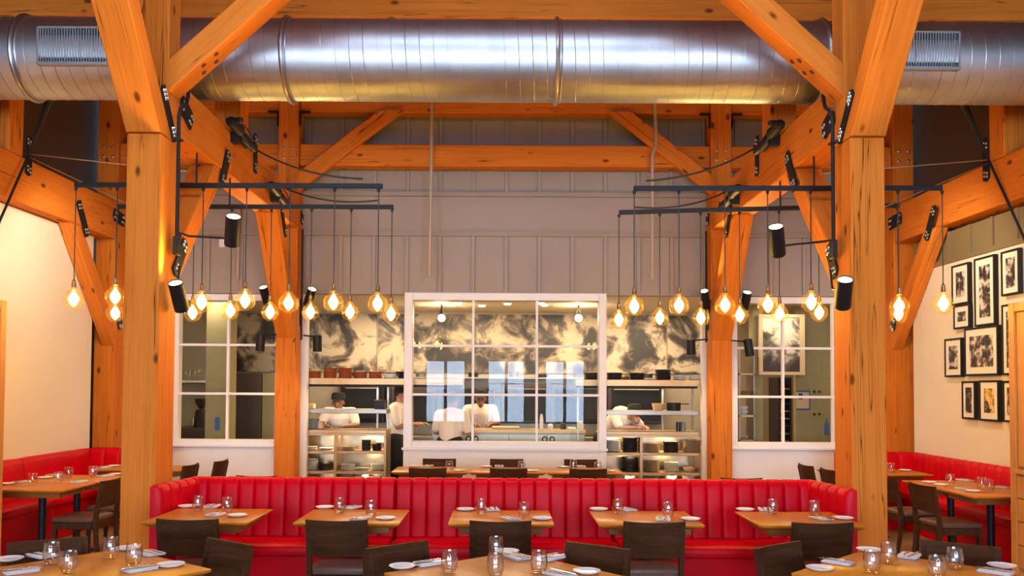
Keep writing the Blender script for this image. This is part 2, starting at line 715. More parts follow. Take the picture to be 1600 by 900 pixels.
kwindow('window_1', -4.54, -3.09, .89, 2.99, YK - .02, .065, .05, .09, .09, [-3.80], [1.61, 2.285])
kwindow('window_2', XL1, XR0 - .006, .865, 3.02, YK - .075, .115, .105, .105, .105, [-.405, .475], [1.614, 2.286])
kwindow('window_3', 3.16, 5.29, .89, 2.99, YK - .02, .09, .06, .09, .09, [3.886, 4.575], [1.607, 2.28])
mb = MB()
for z0 in (.87,):
    mb.box((XL1 + .08, YK - .085, .83), (XR0 - .08, YK - .061, .853), .004)
struct('trim_3', mb, M_WHITE)

# kitchen shell
struct('wall_kitchen_rear', boxes([((-5.6, YB, 0), (5.6, YB + .12, 3.02))]), M_KTILE)
struct('wall_kitchen_left', boxes([((-5.7, Y1 + .02, 0), (-5.6, YB, 3.02))]), M_OLIVE)
struct('wall_kitchen_right', boxes([((5.6, Y1 + .02, 0), (5.7, YB, 3.02))]), M_OLIVE)
struct('ceiling_kitchen', boxes([((-5.7, Y1 + .02, 3.02), (5.7, YB + .12, 3.12))]), M_KCEIL)

# roof deck with the skylight opening over the hall
SK = (-1.9, 1.9, 5.25, 5.75)
struct('ceiling', boxes([((-6.0, -9.2, 6.3), (SK[0], 12.05, 6.42)), ((SK[1], -9.2, 6.3), (6.0, 12.05, 6.42)),
                         ((SK[0], -9.2, 6.3), (SK[1], SK[2], 6.42)), ((SK[0], SK[3], 6.3), (SK[1], 12.05, 6.42))]), W_DECK)
mb = MB()
for x in (-1.8, 0, 1.8):
    mb.box((x - .04, SK[2], 6.30), (x + .04, SK[3], 6.46), .006)
for yy in (5.25, 5.75):
    mb.box((-1.8, yy - .04, 6.30), (1.8, yy + .04, 6.46), .006)
struct('window_7', mb, M_WHITE)

# rear wall behind the camera, its tall outer windows unseen, added for daylight
COLS = [(-5.4, -3.8, [(.3, 4.4), (5.05, 5.55)]), (-2.93, -1.39, [(.36, 2.75), (5.05, 5.55)]), (-.57, .87, [(.36, 2.75), (5.05, 5.55)]), (1.61, 3.15, [(.36, 2.75), (5.05, 5.55)]), (3.8, 5.4, [(.3, 4.4), (5.05, 5.55)])]
WINS = [(a, b, z0, z1) for a, b, zz in COLS for z0, z1 in zz]
rw, px = [], -5.62
for a, b, zz in COLS:
    rw.append(((px, -9.15, 0), (a, -9.0, 6.3)))
    pz = 0
    for z0, z1 in zz:
        rw.append(((a, -9.15, pz), (b, -9.0, z0)))
        pz = z1
    rw.append(((a, -9.15, pz), (b, -9.0, 6.3)))
    px = b
rw.append(((px, -9.15, 0), (5.62, -9.0, 6.3)))
struct('wall_rear', boxes(rw), M_CREAM)
n = 8
for a, b, z0, z1 in WINS:
    f = MB()
    f.box((a, -9.14, z0), (a + .05, -9.0, z1)); f.box((b - .05, -9.14, z0), (b, -9.0, z1))
    f.box((a + .05, -9.14, z0), (b - .05, -9.0, z0 + .05)); f.box((a + .05, -9.14, z1 - .05), (b - .05, -9.0, z1))
    m = (a + b) / 2
    f.box((m - .055, -9.12, z0 + .05), (m + .055, -9.02, z1 - .05))
    f.box((a + .05, -9.10, z0 + (z1 - z0) * .62), (b - .05, -9.04, z0 + (z1 - z0) * .62 + .03))
    struct('window_%d' % n, f, M_DKWOOD)
    n += 1


# ------------------------------------------------------------------ timber frame
def timber(name, label, p, q, w, d, up=(0, 1, 0), c=.010, cat='timber', m=None, cuts=()):
    """squared timber from p to q; cuts = [(axis, limit, sign)] saws its ends flush with the timbers it meets"""
    p, q = V(p), V(q)
    M = frame(p, q, up)
    mb = MB().box((-w / 2, -d / 2, 0), (w / 2, d / 2, (q - p).length), c)
    o = mb.build(name, m or W_TIMBER, smooth=False)
    if cuts:
        bm = bmesh.new()
        bm.from_mesh(o.data)
        Mi = M.inverted()
        for ax, lim, sgn in cuts:
            nrm, pt = V((0, 0, 0)), V((0, 0, 0))
            nrm[ax], pt[ax] = sgn, lim
            r = bmesh.ops.bisect_plane(bm, geom=bm.verts[:] + bm.edges[:] + bm.faces[:], plane_co=Mi @ pt, plane_no=Mi.to_3x3() @ nrm, clear_outer=True)
            ed = [e for e in r['geom_cut'] if isinstance(e, bmesh.types.BMEdge)]
            bmesh.ops.edgeloop_fill(bm, edges=ed)
        bmesh.ops.recalc_face_normals(bm, faces=bm.faces)
        bm.to_mesh(o.data)
        bm.free()
    o.matrix_world = M
    tag(o, label, cat)
    o_inv[o.name] = M.inverted()
    return o


o_inv = {}


def strap(par, X, a, b, w, off=0.0, nb=4):
    """black steel plate with bolt heads lying on the plane x = X, from pixel a to pixel b"""
    s = 1 if X < 0 else -1           # faces the middle of the hall
    p, q = atx(a[0], a[1], X), atx(b[0], b[1], X)
    p.y, q.y = min(p.y, 11.78), min(q.y, 11.78)
    d = (q - p)
    Lq = d.length
    M = frame(p, q, (s, 0, 0))
    mb = MB()
    hw = w / 2
    poly = [(-hw, hw * .5), (-hw * .1, 0.0), (hw, hw * .3), (hw, Lq - hw * .5), (hw * .1, Lq), (-hw, Lq - hw * .3)]
    vs = [(x, .002, z) for x, z in poly] + [(x, .016, z) for x, z in poly]
    n = len(poly)
    fs = [tuple(range(n)), tuple(range(2 * n - 1, n - 1, -1))] + [(i, n + i, n + (i + 1) % n, (i + 1) % n) for i in range(n)]
    mb.add(vs, fs, M)
    inv = o_inv[par.name]
    pl = mb.build('strap_plate', M_BLACK, par, inv, smooth=False)
    ts = [.12, .12 + min(.12, .042 / Lq)] if nb == 4 else [.10, .10 + min(.07, .04 / Lq), .10 + 2 * min(.07, .04 / Lq)]
    for half in (0, 1):
        bb = MB()
        for t in ts:
            for u in (-.42, .42):
                z = Lq * (1 - t if half else t) + hw * .35 * u
                bb.ball(M @ V((u * hw, .019, z)), .016, 8, 4, (.75, 1, 1))
        bo = bb.build('bolt_heads', M_BOLT, pl)
        bo.matrix_parent_inverse = Matrix.Identity(4)
    return pl


SIDES = {'L': -1, 'R': 1}
XI = {'L': -2.905, 'R': 2.94}      # centre lines of inner posts
XO = {'L': -5.34, 'R': 5.40}       # centre lines of outer posts
WT = .28
PW = {'L': 'bare cream wall', 'R': 'picture wall'}
SD = {'L': 'cream-wall side', 'R': 'picture-wall side'}
T = {}
for s, sg in SIDES.items():
    x, xo = XI[s], XO[s]
    side = SD[s]
    # front post: full width up to its shoulder, recessed above it
    o = timber('timber_post', 'tall square fir post in front of the booths, %s' % side, (x, 7.105, 0), (x, 7.105, 3.757), WT, .37)
    up = MB().box((-WT / 2, -.065, 3.76), (WT / 2, .185, 6.25), .01)
    u = up.build('upper_post', W_TIMBER, o, smooth=False)
    T['front' + s] = o
    T['back' + s] = timber('timber_post', 'fir post against the kitchen front, between open pass and side window, %s' % side, (x, 11.71, 0), (x, 11.71, 6.25), WT, .28)
    T['outer' + s] = timber('timber_post', 'fir post in the far corner where the booth turns, %s' % side, (xo, 11.71, 0), (xo, 11.71, 6.25), WT, .28)
    T['beam' + s] = timber('timber_beam', 'heavy lengthwise fir beam over the hanging bulbs, %s' % side, (x, 7.295, 4.08), (x, 11.565, 4.08), WT, .46, (0, 0, 1))
    T['obeam' + s] = timber('timber_beam', 'outer lengthwise fir beam along the top of the %s' % PW[s], (xo, 1.5, 3.93), (xo, 11.565, 3.93), WT, .50, (0, 0, 1))
    T['mid' + s] = timber('timber_post', 'short fir post standing on the inner beam, %s' % side, (x, 9.14, 4.315), (x, 9.14, 5.615), WT, .28)
    T['omid' + s] = timber('timber_post', 'short fir post standing on the outer beam, %s' % side, (xo, 9.14, 4.185), (xo, 9.14, 5.615), WT, .28)
    # brace that leans towards the viewer from the shoulder of the front post
    T['lean' + s] = timber('timber_brace', 'orange fir brace leaning forward and up from the front post shoulder, %s' % side,
                           (x, 7.02 + .16, 3.765 - .2), (x, 5.80, 5.28), WT, .20, (0, 1, 1), cuts=[(2, 3.762, -1), (1, 7.036, 1)])
    # brace that rises across the hall from the front post
    xi = x - sg * WT / 2
    T['cross' + s] = timber('timber_brace', 'pink and orange fir brace rising across the duct from the %s front post' % ('cream-wall' if s == 'L' else 'picture-wall'),
                            (xi + sg * .26, 7.16, 4.04), (xi - sg * 1.55, 7.16, 5.70), .235, .20, (sg, 0, 1), cuts=[(0, xi - sg * .003, sg)])
    # knee brace behind the front post up to the inner beam
    T['knee' + s] = timber('timber_brace', 'knee brace from the front post to the lengthwise beam, %s' % side,
                           (x, 7.14, 2.51), (x, 8.56, 4.0), .25, .21, (0, -1, 1), cuts=[(1, 7.293, -1), (2, 3.847, 1)])
    # knee brace on the kitchen-side post, up towards the viewer
    T['bknee' + s] = timber('timber_brace', 'bright orange knee brace from the kitchen post to the lengthwise beam, %s' % side,
                            (x, 11.68, 2.40), (x, 10.56, 4.0), WT * .96, .23, (0, 1, 1), cuts=[(1, 11.567, 1), (2, 3.847, 1)])
    T['oknee' + s] = timber('timber_brace', 'knee brace from the corner post up to the outer beam, %s' % side,
                            (sg * 5.293, 11.68, 2.29), (sg * 5.293, 10.40, 3.80), .16, .23, (0, 1, 1), cuts=[(1, 11.567, 1), (2, 3.677, 1)])
    # brace in the back frame
    T['fbrace' + s] = timber('timber_brace', 'diagonal fir brace high in the frame before the board wall, %s' % side,
                             (xi + sg * .2, 11.555, 4.30), (xi - sg * 1.45, 11.555, 5.60), .10, .20, (sg, 0, 1), cuts=[(0, xi - sg * .003, sg), (2, 5.437, 1)])
    for nm, z0, z1, what in (('lo', 4.71, 5.0, 'lower'), ('hi', 5.44, 5.80, 'upper')):
        T[nm + s] = timber('timber_beam', '%s cross beam of the back frame in the side bay, %s' % (what, side),
                           (xo - sg * .145, 11.72, (z0 + z1) / 2), (x + sg * .145, 11.72, (z0 + z1) / 2), z1 - z0, .22, (0, 1, 0))
xl, xr = XI['L'] + .145, XI['R'] - .145
for nm, z0, z1, what in (('lo', 4.71, 5.0, 'lower of two long cross beams before the board wall, between the kitchen posts'), ('hi', 5.44, 5.80, 'upper of two long cross beams before the board wall, partly behind the duct')):
    T[nm + 'C'] = timber('timber_beam', what, (xl, 11.72, (z0 + z1) / 2), (xr, 11.72, (z0 + z1) / 2), z1 - z0, .22, (0, 1, 0))
T['top'] = timber('timber_beam', 'dark orange cross beam running along above the metal duct', (-5.6, 9.14, 5.86), (5.6, 9.14, 5.86), .48, .28, (0, 1, 0))
for s, sg in SIDES.items():
    x, xo = XI[s], XO[s]
    T['tbr' + s] = timber('timber_brace', 'dark fir brace under the roof above the duct grille, %s' % SD[s],
                          (xo - sg * .0, 9.14, 4.95), (xo - sg * 1.0, 9.14, 5.78), .2, .2, (sg, 0, 1), cuts=[(0, xo - sg * .145, sg), (2, 5.615, 1)])
    for px_ in (4.6,):
        T['raft' + s] = timber('timber_rafter', 'roof timber running back above the side bay, %s' % SD[s], (xo - sg * 1.1, 9.30, 5.98), (xo - sg * 1.1, 11.92, 5.98), .2, .3, (0, 0, 1))

M_HOLE = simple('bolt_hole', (.10, .03, .008), .8)
# counterbored bolt holes under the cross braces, bolts on the frame posts
for s, sg in SIDES.items():
    o = T['cross' + s]
    M = o_inv[o.name]
    for (u, w) in ((-.05, .62), (.045, .58), (-.05, .76), (.045, .72)):
        hb = MB().lathe([(0, 0), (.024, 0), (.024, .004), (0, .004)], 14, M=Matrix.Translation((u, -.0985, w)) @ Matrix.Rotation(PI / 2, 4, 'X'))
        h = hb.build('bolt_hole', M_HOLE, o)
    for key, Y in (('back', 11.57), ('outer', 11.57)):
        par = T[key + s]
        bb = MB()
        xc = XI[s] if key == 'back' else XO[s]
        for z in (4.80, 4.93):
            for u in (-.062, .062):
                bb.ball((xc + u, Y - .004, z), .022, 10, 5, (1, .5, 1))
        b = bb.build('bolt_heads', M_BOLT, par, o_inv[par.name])

# steel plates, left side then right side (pixel ends measured on the photograph, laid on the timber faces)
XA = {'L': XI['L'] + WT / 2, 'R': XI['R'] - WT / 2}
XB = {'L': XO['L'] + WT / 2, 'R': XO['R'] - WT / 2}
PL = {'L': [('front', 'A', (252, 132), (272, 222), .085, 6), ('front', 'A', (281, 158), (299, 194), .17, 4), ('knee', 'A', (356, 236), (345, 291), .13, 4), ('front', 'A', (289, 376), (271, 430), .13, 4),
            ('mid', 'A', (398, 208), (398, 272), .12, 4), ('bknee', 'A', (438, 318), (446, 370), .09, 4), ('back', 'A', (473, 327), (472, 352), .13, 4), ('back', 'A', (470, 468), (474, 512), .07, 4),
            ('oknee', 'B', (121, 313), (136, 370), .12, 4), ('obeam', 'B', (176, 334), (196, 347), .17, 4), ('omid', 'B', (44, 212), (43, 275), .12, 4), ('outer', 'B', (183, 490), (188, 514), .13, 4)],
      'R': [('front', 'A', (1334, 140), (1312, 225), .085, 6), ('front', 'A', (1305, 176), (1287, 210), .17, 4), ('knee', 'A', (1230, 240), (1244, 296), .13, 4), ('front', 'A', (1295, 384), (1308, 432), .13, 4),
            ('mid', 'A', (1184, 211), (1184, 276), .12, 4), ('bknee', 'A', (1143, 320), (1135, 372), .09, 4), ('back', 'A', (1106, 332), (1107, 353), .13, 4), ('back', 'A', (1110, 468), (1106, 516), .07, 4),
            ('oknee', 'C', (1462, 321), (1448, 376), .12, 4), ('obeam', 'B', (1389, 352), (1410, 339), .17, 4), ('omid', 'B', (1541, 216), (1543, 284), .12, 4), ('oknee', 'C', (1398, 497), (1395, 517), .13, 4)]}
for s in 'LR':
    for key, pl, a, b, w, nb in PL[s]:
        X = 5.212 if pl == 'C' else (XA if pl == 'A' else XB)[s]
        strap(T[key + s], X, a, b, w, nb=nb)

# small angle brackets where the upper cross beam meets the kitchen posts
for s, sg in SIDES.items():
    for q in (-1, 1):
        xx = XI[s] + q * .146
        br = MB().box((min(xx, xx + q * .14), 11.55, 5.42), (max(xx, xx + q * .14), 11.62, 5.435)).box((min(xx, xx + q * .012), 11.55, 5.24), (max(xx, xx + q * .012), 11.62, 5.435))
        br.build('angle_bracket', M_BLACK, T['back' + s], o_inv[T['back' + s].name], smooth=False)

# ------------------------------------------------------------------ ventilation duct
DY, DZ, DR = 8.08, 4.80, .372
duct = thing('ventilation_duct', 'big round spiral-seamed galvanised duct crossing the hall under the roof', 'duct', (0, DY, DZ))
mb = MB(); mb.tube([(-6.1 + i * .61, 0, 0) for i in range(21)], DR, 96, caps=True)
mb.build('duct_pipe', M_DUCT, duct)
pts = []
pitch, n = .128, 40
for i in range(int(11.9 / pitch * n)):
    a = 2 * PI * i / n
    pts.append((-5.95 + pitch * i / n, math.cos(a) * (DR + .001), math.sin(a) * (DR + .001)))
mb = MB(); mb.tube(pts, .0032, 4)
mb.build('spiral_seam', simple('duct_seam', (.42, .43, .44), .4, metal=1), duct)
for x in (-4.46, -2.02, .49, 2.95):
    m = MB(); m.torus((x, 0, 0), (1, 0, 0), DR + .012, .020, 64, 8)
    m.torus((x + .035, 0, 0), (1, 0, 0), DR + .004, .008, 64, 6)
    m.build('flange_ring', simple('duct_flange', (.50, .51, .52), .35, metal=1), duct)
for x0, x1 in ((-4.22, -3.45), (3.42, 4.12)):
    # the grille lies on the front of the duct, a little above its middle
    M = Matrix.Rotation(math.radians(3), 4, 'X')
    w, h = x1 - x0, .35
    f = MB()
    Yf = -DR - .012
    f.box((x0, Yf, -h / 2), (x0 + .02, Yf + .10, h / 2), .003, M); f.box((x1 - .02, Yf, -h / 2), (x1, Yf + .10, h / 2), .003, M)
    f.box((x0, Yf, h / 2 - .02), (x1, Yf + .10, h / 2), .003, M); f.box((x0, Yf - .01, -h / 2), (x1, Yf + .10, -h / 2 + .03), .003, M)
    g = f.build('grille', simple('grille_frame', (.52, .53, .54), .4, metal=1), duct, smooth=False)
    bk = MB().box((x0 + .02, Yf + .026, -h / 2 + .03), (x1 - .02, Yf + .029, h / 2 - .02), 0, M)
    bk.build('grille_back', simple('grille_dark', (.05, .06, .07), .6), g, smooth=False)
    sl = MB()
    k = int((w - .04) / .0245)
    for i in range(k):
        xx = x0 + .03 + i * .0245
        sl.box((xx, Yf + .005, -h / 2 + .03), (xx + .008, Yf + .022, h / 2 - .02), 0, M)
    sl.build('grille_slats', simple('grille_slat', (.60, .61, .62), .4, metal=1), g, smooth=False)
mb = MB()
for x in (-3.32, 3.36):
    mb.box((x - .012, -.012 - .0, DR), (x + .012, .012, 6.28 - DZ))
mb.build('hanger_strap', M_WIRE, duct, smooth=False)

# ------------------------------------------------------------------ pendant bars and globe bulbs
BARY = {'A': 7.84, 'B': 8.80}
bars = {'AL': ((117, 289), (598, 291)), 'BL': ((183, 323), (615, 323.5)), 'AR': ((990, 294.5), (1472, 294)), 'BR': ((967, 332), (1405, 321))}
bulbs = {
    'AL': [(115, 468), (180, 464), (315, 473), (383, 470), (451, 474), (521, 473), (590, 475)],
    'BL': [(180, 490), (301, 489), (360, 486), (422, 488), (485, 488), (547, 488), (611, 491)],
    'AR': [(991, 479), (1061, 478), (1133, 477), (1200, 477), (1267.5, 473), (1405, 479), (1474, 475)],
    'BR': [(967, 500), (1031, 497), (1095, 497), (1156, 493), (1218, 491), (1280, 489), (1404, 491)],
}
gl_me = fl_me = so_me = None
prof = [(.020, .118), (.024, .104), (.036, .088)]
for i in range(0, 17):
    a = math.radians(62 - i * 152 / 16)
    prof.append((.09 * math.cos(a), .09 * math.sin(a)))
prof = [p for p in prof if p[0] > .004]
prof.append((0, -.0902))
GPROF = prof
m = MB().lathe(GPROF, 28); g = m.build('globe', M_GLOBE); gl_me = g.data; bpy.data.objects.remove(g)
m = MB().lathe([(0, .080), (.010, .068), (.026, .044), (.042, .014), (.043, -.004), (.029, -.036), (.012, -.056), (0, -.066)], 16)  # lit core widened to the shape of the bulb's bloom
g = m.build('filament_bloom', M_FIL); fl_me = g.data; bpy.data.objects.remove(g)
m = MB().lathe([(0, .185), (.008, .185), (.012, .175), (.017, .17), (.018, .15), (.020, .148), (.020, .118), (.022, .114), (.022, .108), (0, .108)], 16)
g = m.build('socket', M_BRASS); so_me = g.data; bpy.data.objects.remove(g)
ORD = ['first', 'second', 'third', 'fourth', 'fifth', 'sixth', 'seventh', 'eighth', 'ninth', 'tenth']
HIDE = {}
BULB_POS = []
for key, (a, b) in bars.items():
    D = BARY[key[0]]
    p, q = at(*a, D), at(*b, D)
    fr = 'front' if key[0] == 'A' else 'rear'
    s = key[1]
    t = thing('pendant_bar', 'long black steel bar, %s of the two bars on the %s' % (fr, SD[s].replace('-', ' ')), 'light bar', (p + q) / 2, 0, 'black pendant bars')
    c = (p + q) / 2
    MB().bar(p - c, q - c, .035, .045, (0, 0, 1), .004).build('bar', M_BLACK, t, smooth=False)
    for f in ((XI[s] - .1), (XI[s] + .1)):
        u = (f - p.x) / (q.x - p.x)
        pt = p + (q - p) * u - c
        MB().tube([pt + V((0, 0, .02)), (pt.x, pt.y, 3.846 - c.z)], .009, 8).build('hanger_rod', M_BLACK, t)
    for i, (bx, by) in enumerate(bulbs[key]):
        g0 = at(bx, by, D)
        u = (g0.x - p.x) / (q.x - p.x)
        zb = p.z + (q.z - p.z) * u - .024
        idx = i if s == 'L' else 6 - i
        if s == 'L' and key == 'BL':
            lab = 'glowing amber globe bulb, %s from the cream wall on the rear cream-side bar' % ORD[idx]
        else:
            lab = 'glowing amber globe bulb, %s from the %s on the %s %s bar' % (ORD[idx], 'cream wall' if s == 'L' else 'picture wall', fr, 'cream-side' if s == 'L' else 'picture-side')
        pd = thing('globe_pendant', lab, 'pendant light', g0, 0, 'globe bulb pendants')
        for nm, me in (('globe', gl_me), ('filament_bloom', fl_me), ('socket', so_me)):
            o = bpy.data.objects.new(nm, me); COL.objects.link(o); o.parent = pd
        MB().tube([(0, 0, .18), (0, 0, zb - .03 - g0.z)], .0055, 6).build('cord', M_CORD, pd)
        MB().lathe([(0, -.03), (.010, -.03), (.016, -.004), (.016, 0), (0, 0)], 12, (0, 0, zb - g0.z)).build('cord_grip', M_BLACK, pd)
        BULB_POS.append(g0)

# twisted black cords that feed the bars
def sag(p, q, dz, n=16):
    return [V(p).lerp(V(q), i / n) + V((0, 0, -dz * 4 * (i / n) * (1 - i / n))) for i in range(n + 1)]


def cable(name, label, pts, r, mat=None, cat='cable', n=6):
    p0 = V(pts[0])
    o = MB().tube([V(p) - p0 for p in pts], r, n).build(name, mat or M_CORD)
    o.location = p0
    return tag(o, label, cat)


for s, a, b, D0, D1, w in (('L', (384, 230), (566, 285.5), 9.3, 7.86, 'front'), ('L', (470, 292), (590, 318.5), 10.6, 8.82, 'rear'),
                           ('R', (1202, 228), (1010, 288.5), 9.3, 7.86, 'front'), ('R', (1106, 298), (992, 329), 10.6, 8.82, 'rear')):
    p, q = at(*a, D0), at(*b, D1)
    q.z += .035
    p.x = XA[s] + (.03 if s == 'L' else -.03)
    cable('hanging_cable', 'slack twisted black cord feeding the %s bulb bar, %s' % (w, SD[s]), sag(p, q, .08), .010)

# ------------------------------------------------------------------ cylinder spotlights
def spot(label, top, bot, D, r, lit, mount=None, watts=0.0, group='black cylinder spotlights'):
    """top/bot: pixel of the two end centres; lit: 'top' or 'bot'; mount: list of world points of the bracket arm"""
    p, q = (at(*top, D - .08), at(*bot, D + .07)) if lit == 'top' else (at(*top, D), at(*bot, D + .03))
    c = (p + q) / 2
    t = thing('spotlight', label, 'spotlight', c, 0, group)
    L_ = (p - q).length
    M = frame(q - c, p - c, (0, 1, 0))
    b = MB()
    if lit == 'top':
        pr = [(0, 0), (r * .96, 0), (r, .01), (r, L_), (r * .92, L_), (r * .86, L_ - .02), (0, L_ - .024)]
        fz = L_ - .016
    else:
        pr = [(0, L_), (r * .96, L_), (r, L_ - .01), (r, 0), (r * .92, 0), (r * .86, .02), (0, .024)]
        fz = .012
    b.lathe(pr, 24, M=M)
    b.build('housing', M_BLACK, t)
    MB().lathe([(0, 0), (r * .86, 0), (r * .86, .004), (0, .004)], 20, M=M @ Matrix.Translation((0, 0, fz))).build('lens', M_LAMPFACE, t)
    if mount:
        MB().tube([V(m_) - c for m_ in mount], .010, 8).build('bracket_arm', M_BLACK, t)
    if watts > 0:
        ld = bpy.data.lights.new('spotlight_lamp', 'SPOT')
        ld.energy = watts * SPOTK
        ld.color = (1.0, .64, .20)
        ld.spot_size = math.radians(95)
        ld.spot_blend = .8
        ld.shadow_soft_size = r * .6
        lo = bpy.data.objects.new('lamp', ld)
        COL.objects.link(lo)
        e = p if lit == 'top' else q
        d = (p - q).normalized() * (1 if lit == 'top' else -1)
        lo.location = (e + d * .01) - c
        lo.rotation_mode = 'QUATERNION'
        lo.rotation_quaternion = d.to_track_quat('-Z', 'Y')
        lo.parent = t
    return t


for s, sg in SIDES.items():
    xf = XA[s] - sg * .03
    if s == 'L':
        arm = [V((XA[s] + .055, 7.215, 2.80)), V((XA[s] + .055, 7.215, 3.00)), at(295, 369, 7.20), at(353, 372, 7.15)]
        spot('black cylinder spotlight held out on a bent arm, shining up, cream-wall front post', (365, 337), (362, 382), 7.14, .063, 'top', arm, 45)
        spot('black cylinder spotlight below the bracket on the cream-wall front post', (274, 441), (284, 484), 7.10, .060, 'top', [V((XA[s] + .06, 7.20, 2.72)), V((XA[s] + .06, 7.16, 2.55)), at(281, 455, 7.12)], 35)
        spot('upturned spotlight on the kitchen post, cream-wall face of its post', (411, 448), (418, 474), 11.45, .058, 'top', [at(427, 470, 11.51), at(420, 470, 11.48)], 25)
        spot('upturned spotlight on the kitchen post, hall face of the cream-side post', (488, 451), (480, 477), 11.45, .058, 'top', [at(474, 480, 11.52), at(478, 470, 11.48)], 25)
        spot('downturned spotlight seen before the side window, cream-wall side', (408, 522), (406, 548), 11.45, .058, 'bot', [at(432, 523, 11.52), at(410, 523, 11.48)], 6)
        spot('downturned spotlight hanging over the open pass, cream-wall side', (496, 524), (496, 549), 11.45, .060, 'bot', [at(474, 524, 11.52), at(492, 526, 11.48)], 6)
    else:
        arm = [V((XA[s] - .055, 7.215, 2.78)), V((XA[s] - .055, 7.215, 2.97)), at(1290, 377, 7.20), at(1224, 384, 7.15)]
        spot('black cylinder spotlight held out on a bent arm, tilted, picture-wall front post', (1212, 353), (1216, 398), 7.14, .063, 'top', arm, 45)
        spot('black cylinder spotlight below the bracket on the picture-wall front post', (1320.5, 436), (1316.5, 480), 6.86, .062, 'top', [V((XA[s] - .06, 7.20, 2.72)), V((XA[s] - .06, 7.16, 2.55)), at(1309, 452, 6.90)], 35)
        spot('upturned spotlight on the kitchen post, hall face of the picture-side post', (1100, 454), (1103, 480), 11.45, .058, 'top', [at(1108, 486, 11.52), at(1104, 474, 11.48)], 25)
        spot('upturned spotlight on the kitchen post, picture-wall face of its post', (1168, 456), (1163, 482), 11.45, .058, 'top', [at(1147.5, 480, 11.51), at(1156, 474, 11.48)], 25)
        spot('downturned spotlight hanging over the open pass, picture-wall side', (1079, 530), (1080, 554), 11.45, .060, 'bot', [at(1106, 530, 11.52), at(1084, 532, 11.48)], 6)
        spot('downturned spotlight seen before the side window, picture-wall side', (1168, 530), (1172, 556), 11.45, .058, 'bot', [at(1143, 532, 11.52), at(1165, 534, 11.48)], 6)

    # conduit and junction box on the front post
    cd = thing('conduit', 'black electrical conduit with a box running down the %s front post' % ('cream-wall' if s == 'L' else 'picture-wall'), 'conduit', (XA[s], 7.14, 2.9))
    xx = -sg * .056
    MB().tube([(xx, 0, .055), (xx, 0, 1.06), (xx, .03, 1.14), (xx, .16, 1.22), (xx, .20, 1.30), (xx, .20, 1.36)], .016, 10).build('pipe', M_BLACK, cd)
    MB().box((xx - .018, -.05, -.10), (xx + .018, .05, .055), .006).build('junction_box', M_BLACK, cd)
    MB().box((xx - .022, -.05, .86), (xx + .022, .05, .88), .003).build('clamp', M_BLACK, cd)

    # conduit down the kitchen post
    cp = MB().tube([(0, 0, 0), (0, 0, -1.5)], .014, 8)
    o = cp.build('conduit', M_BLACK); o.location = (XA[s] - sg * .056, 11.62, 3.84)
    tag(o, 'thin black conduit running down the kitchen-side post, %s' % SD[s], 'conduit')

    # bundle of black stage lamps clamped on the inner beam
    for k, (Dq, nm) in enumerate(((8.70, 'front'), (10.2, 'rear'))):
        zt = 4.24 if k == 0 else 3.96
        c = V((XA[s] - sg * .02, Dq, zt))
        t = thing('stage_spotlight', 'black clamp lamps and cables on the %s part of the inner beam, %s' % (nm, SD[s]), 'clamp lamp', c, 0, 'clamp lamps on the beams')
        q = -sg * .07
        a0 = .02
        MB().box((min(sg * .017, q), -.04, -.06), (max(sg * .017, q), .04, .06), .006).build('clamp', M_BLACK, t)
        ee = V((q, 0, a0))
        MB().capsule(ee + V((0, -.30, .05)), ee + V((-sg * .01, -.08, .03)), .052, .058).capsule(ee + V((0, -.36, .04)), ee + V((-sg * .13, -.42, .03)), .034, .026).build('lamp_head', M_BLACK, t)
        MB().capsule(ee + V((0, .06, .01)), ee + V((0, .26, -.01)), .05, .055).build('ballast', M_BLACK, t)
        MB().capsule(ee + V((0, .34, 0)), ee + V((0, .46, .0)), .040, .045).build('rear_lamp', M_BLACK, t)
        MB().tube(sag(ee + V((-sg * .03, -.2, .08)), ee + V((-sg * .03, .46, .05)), .10, 10), .010, 6).tube(sag(ee + V((.03, -.05, .1)), ee + V((.02, .50, .03)), -.04, 10), .008, 6).build('cable', M_CORD, t)

# pale pipes hanging against the board wall
for lab, pts in (('pale thin sprinkler pipe hanging before the board wall, cream-wall side of the middle', [(675, 140), (674, 250), (671, 433)]),
                 ('pale thin pipe with a kink hanging before the board wall, picture-wall side of the middle', [(1023, 150), (1025, 228), (1019, 242), (1019, 436)])):
    cable('hanging_pipe', lab, [at(x, y, 11.455) for x, y in pts], .022, M_PIPE, 'pipe', 10)
cable('hanging_pipe', 'short pale pipe standing off the board wall over the cream-side window', [at(374, 318, 11.86), at(371, 436, 11.86)], .022, M_PIPE, 'pipe', 10)
cable('hanging_pipe', 'beige pipe with two bends in the dark side bay, cream-wall side', [at(90, 145, 11.55), at(90, 163, 11.55), at(106, 176, 11.55), at(105, 290, 11.55)], .024, M_PIPE, 'pipe', 10)
o = MB().box((-.04, -.02, -.055), (.04, .02, .055), .006).build('wall_mounted_sensor', M_WHITE)
o.location = at(347, 380, YK - .023); tag(o, 'small white box on the board wall beside the outstretched spotlight', 'sensor')

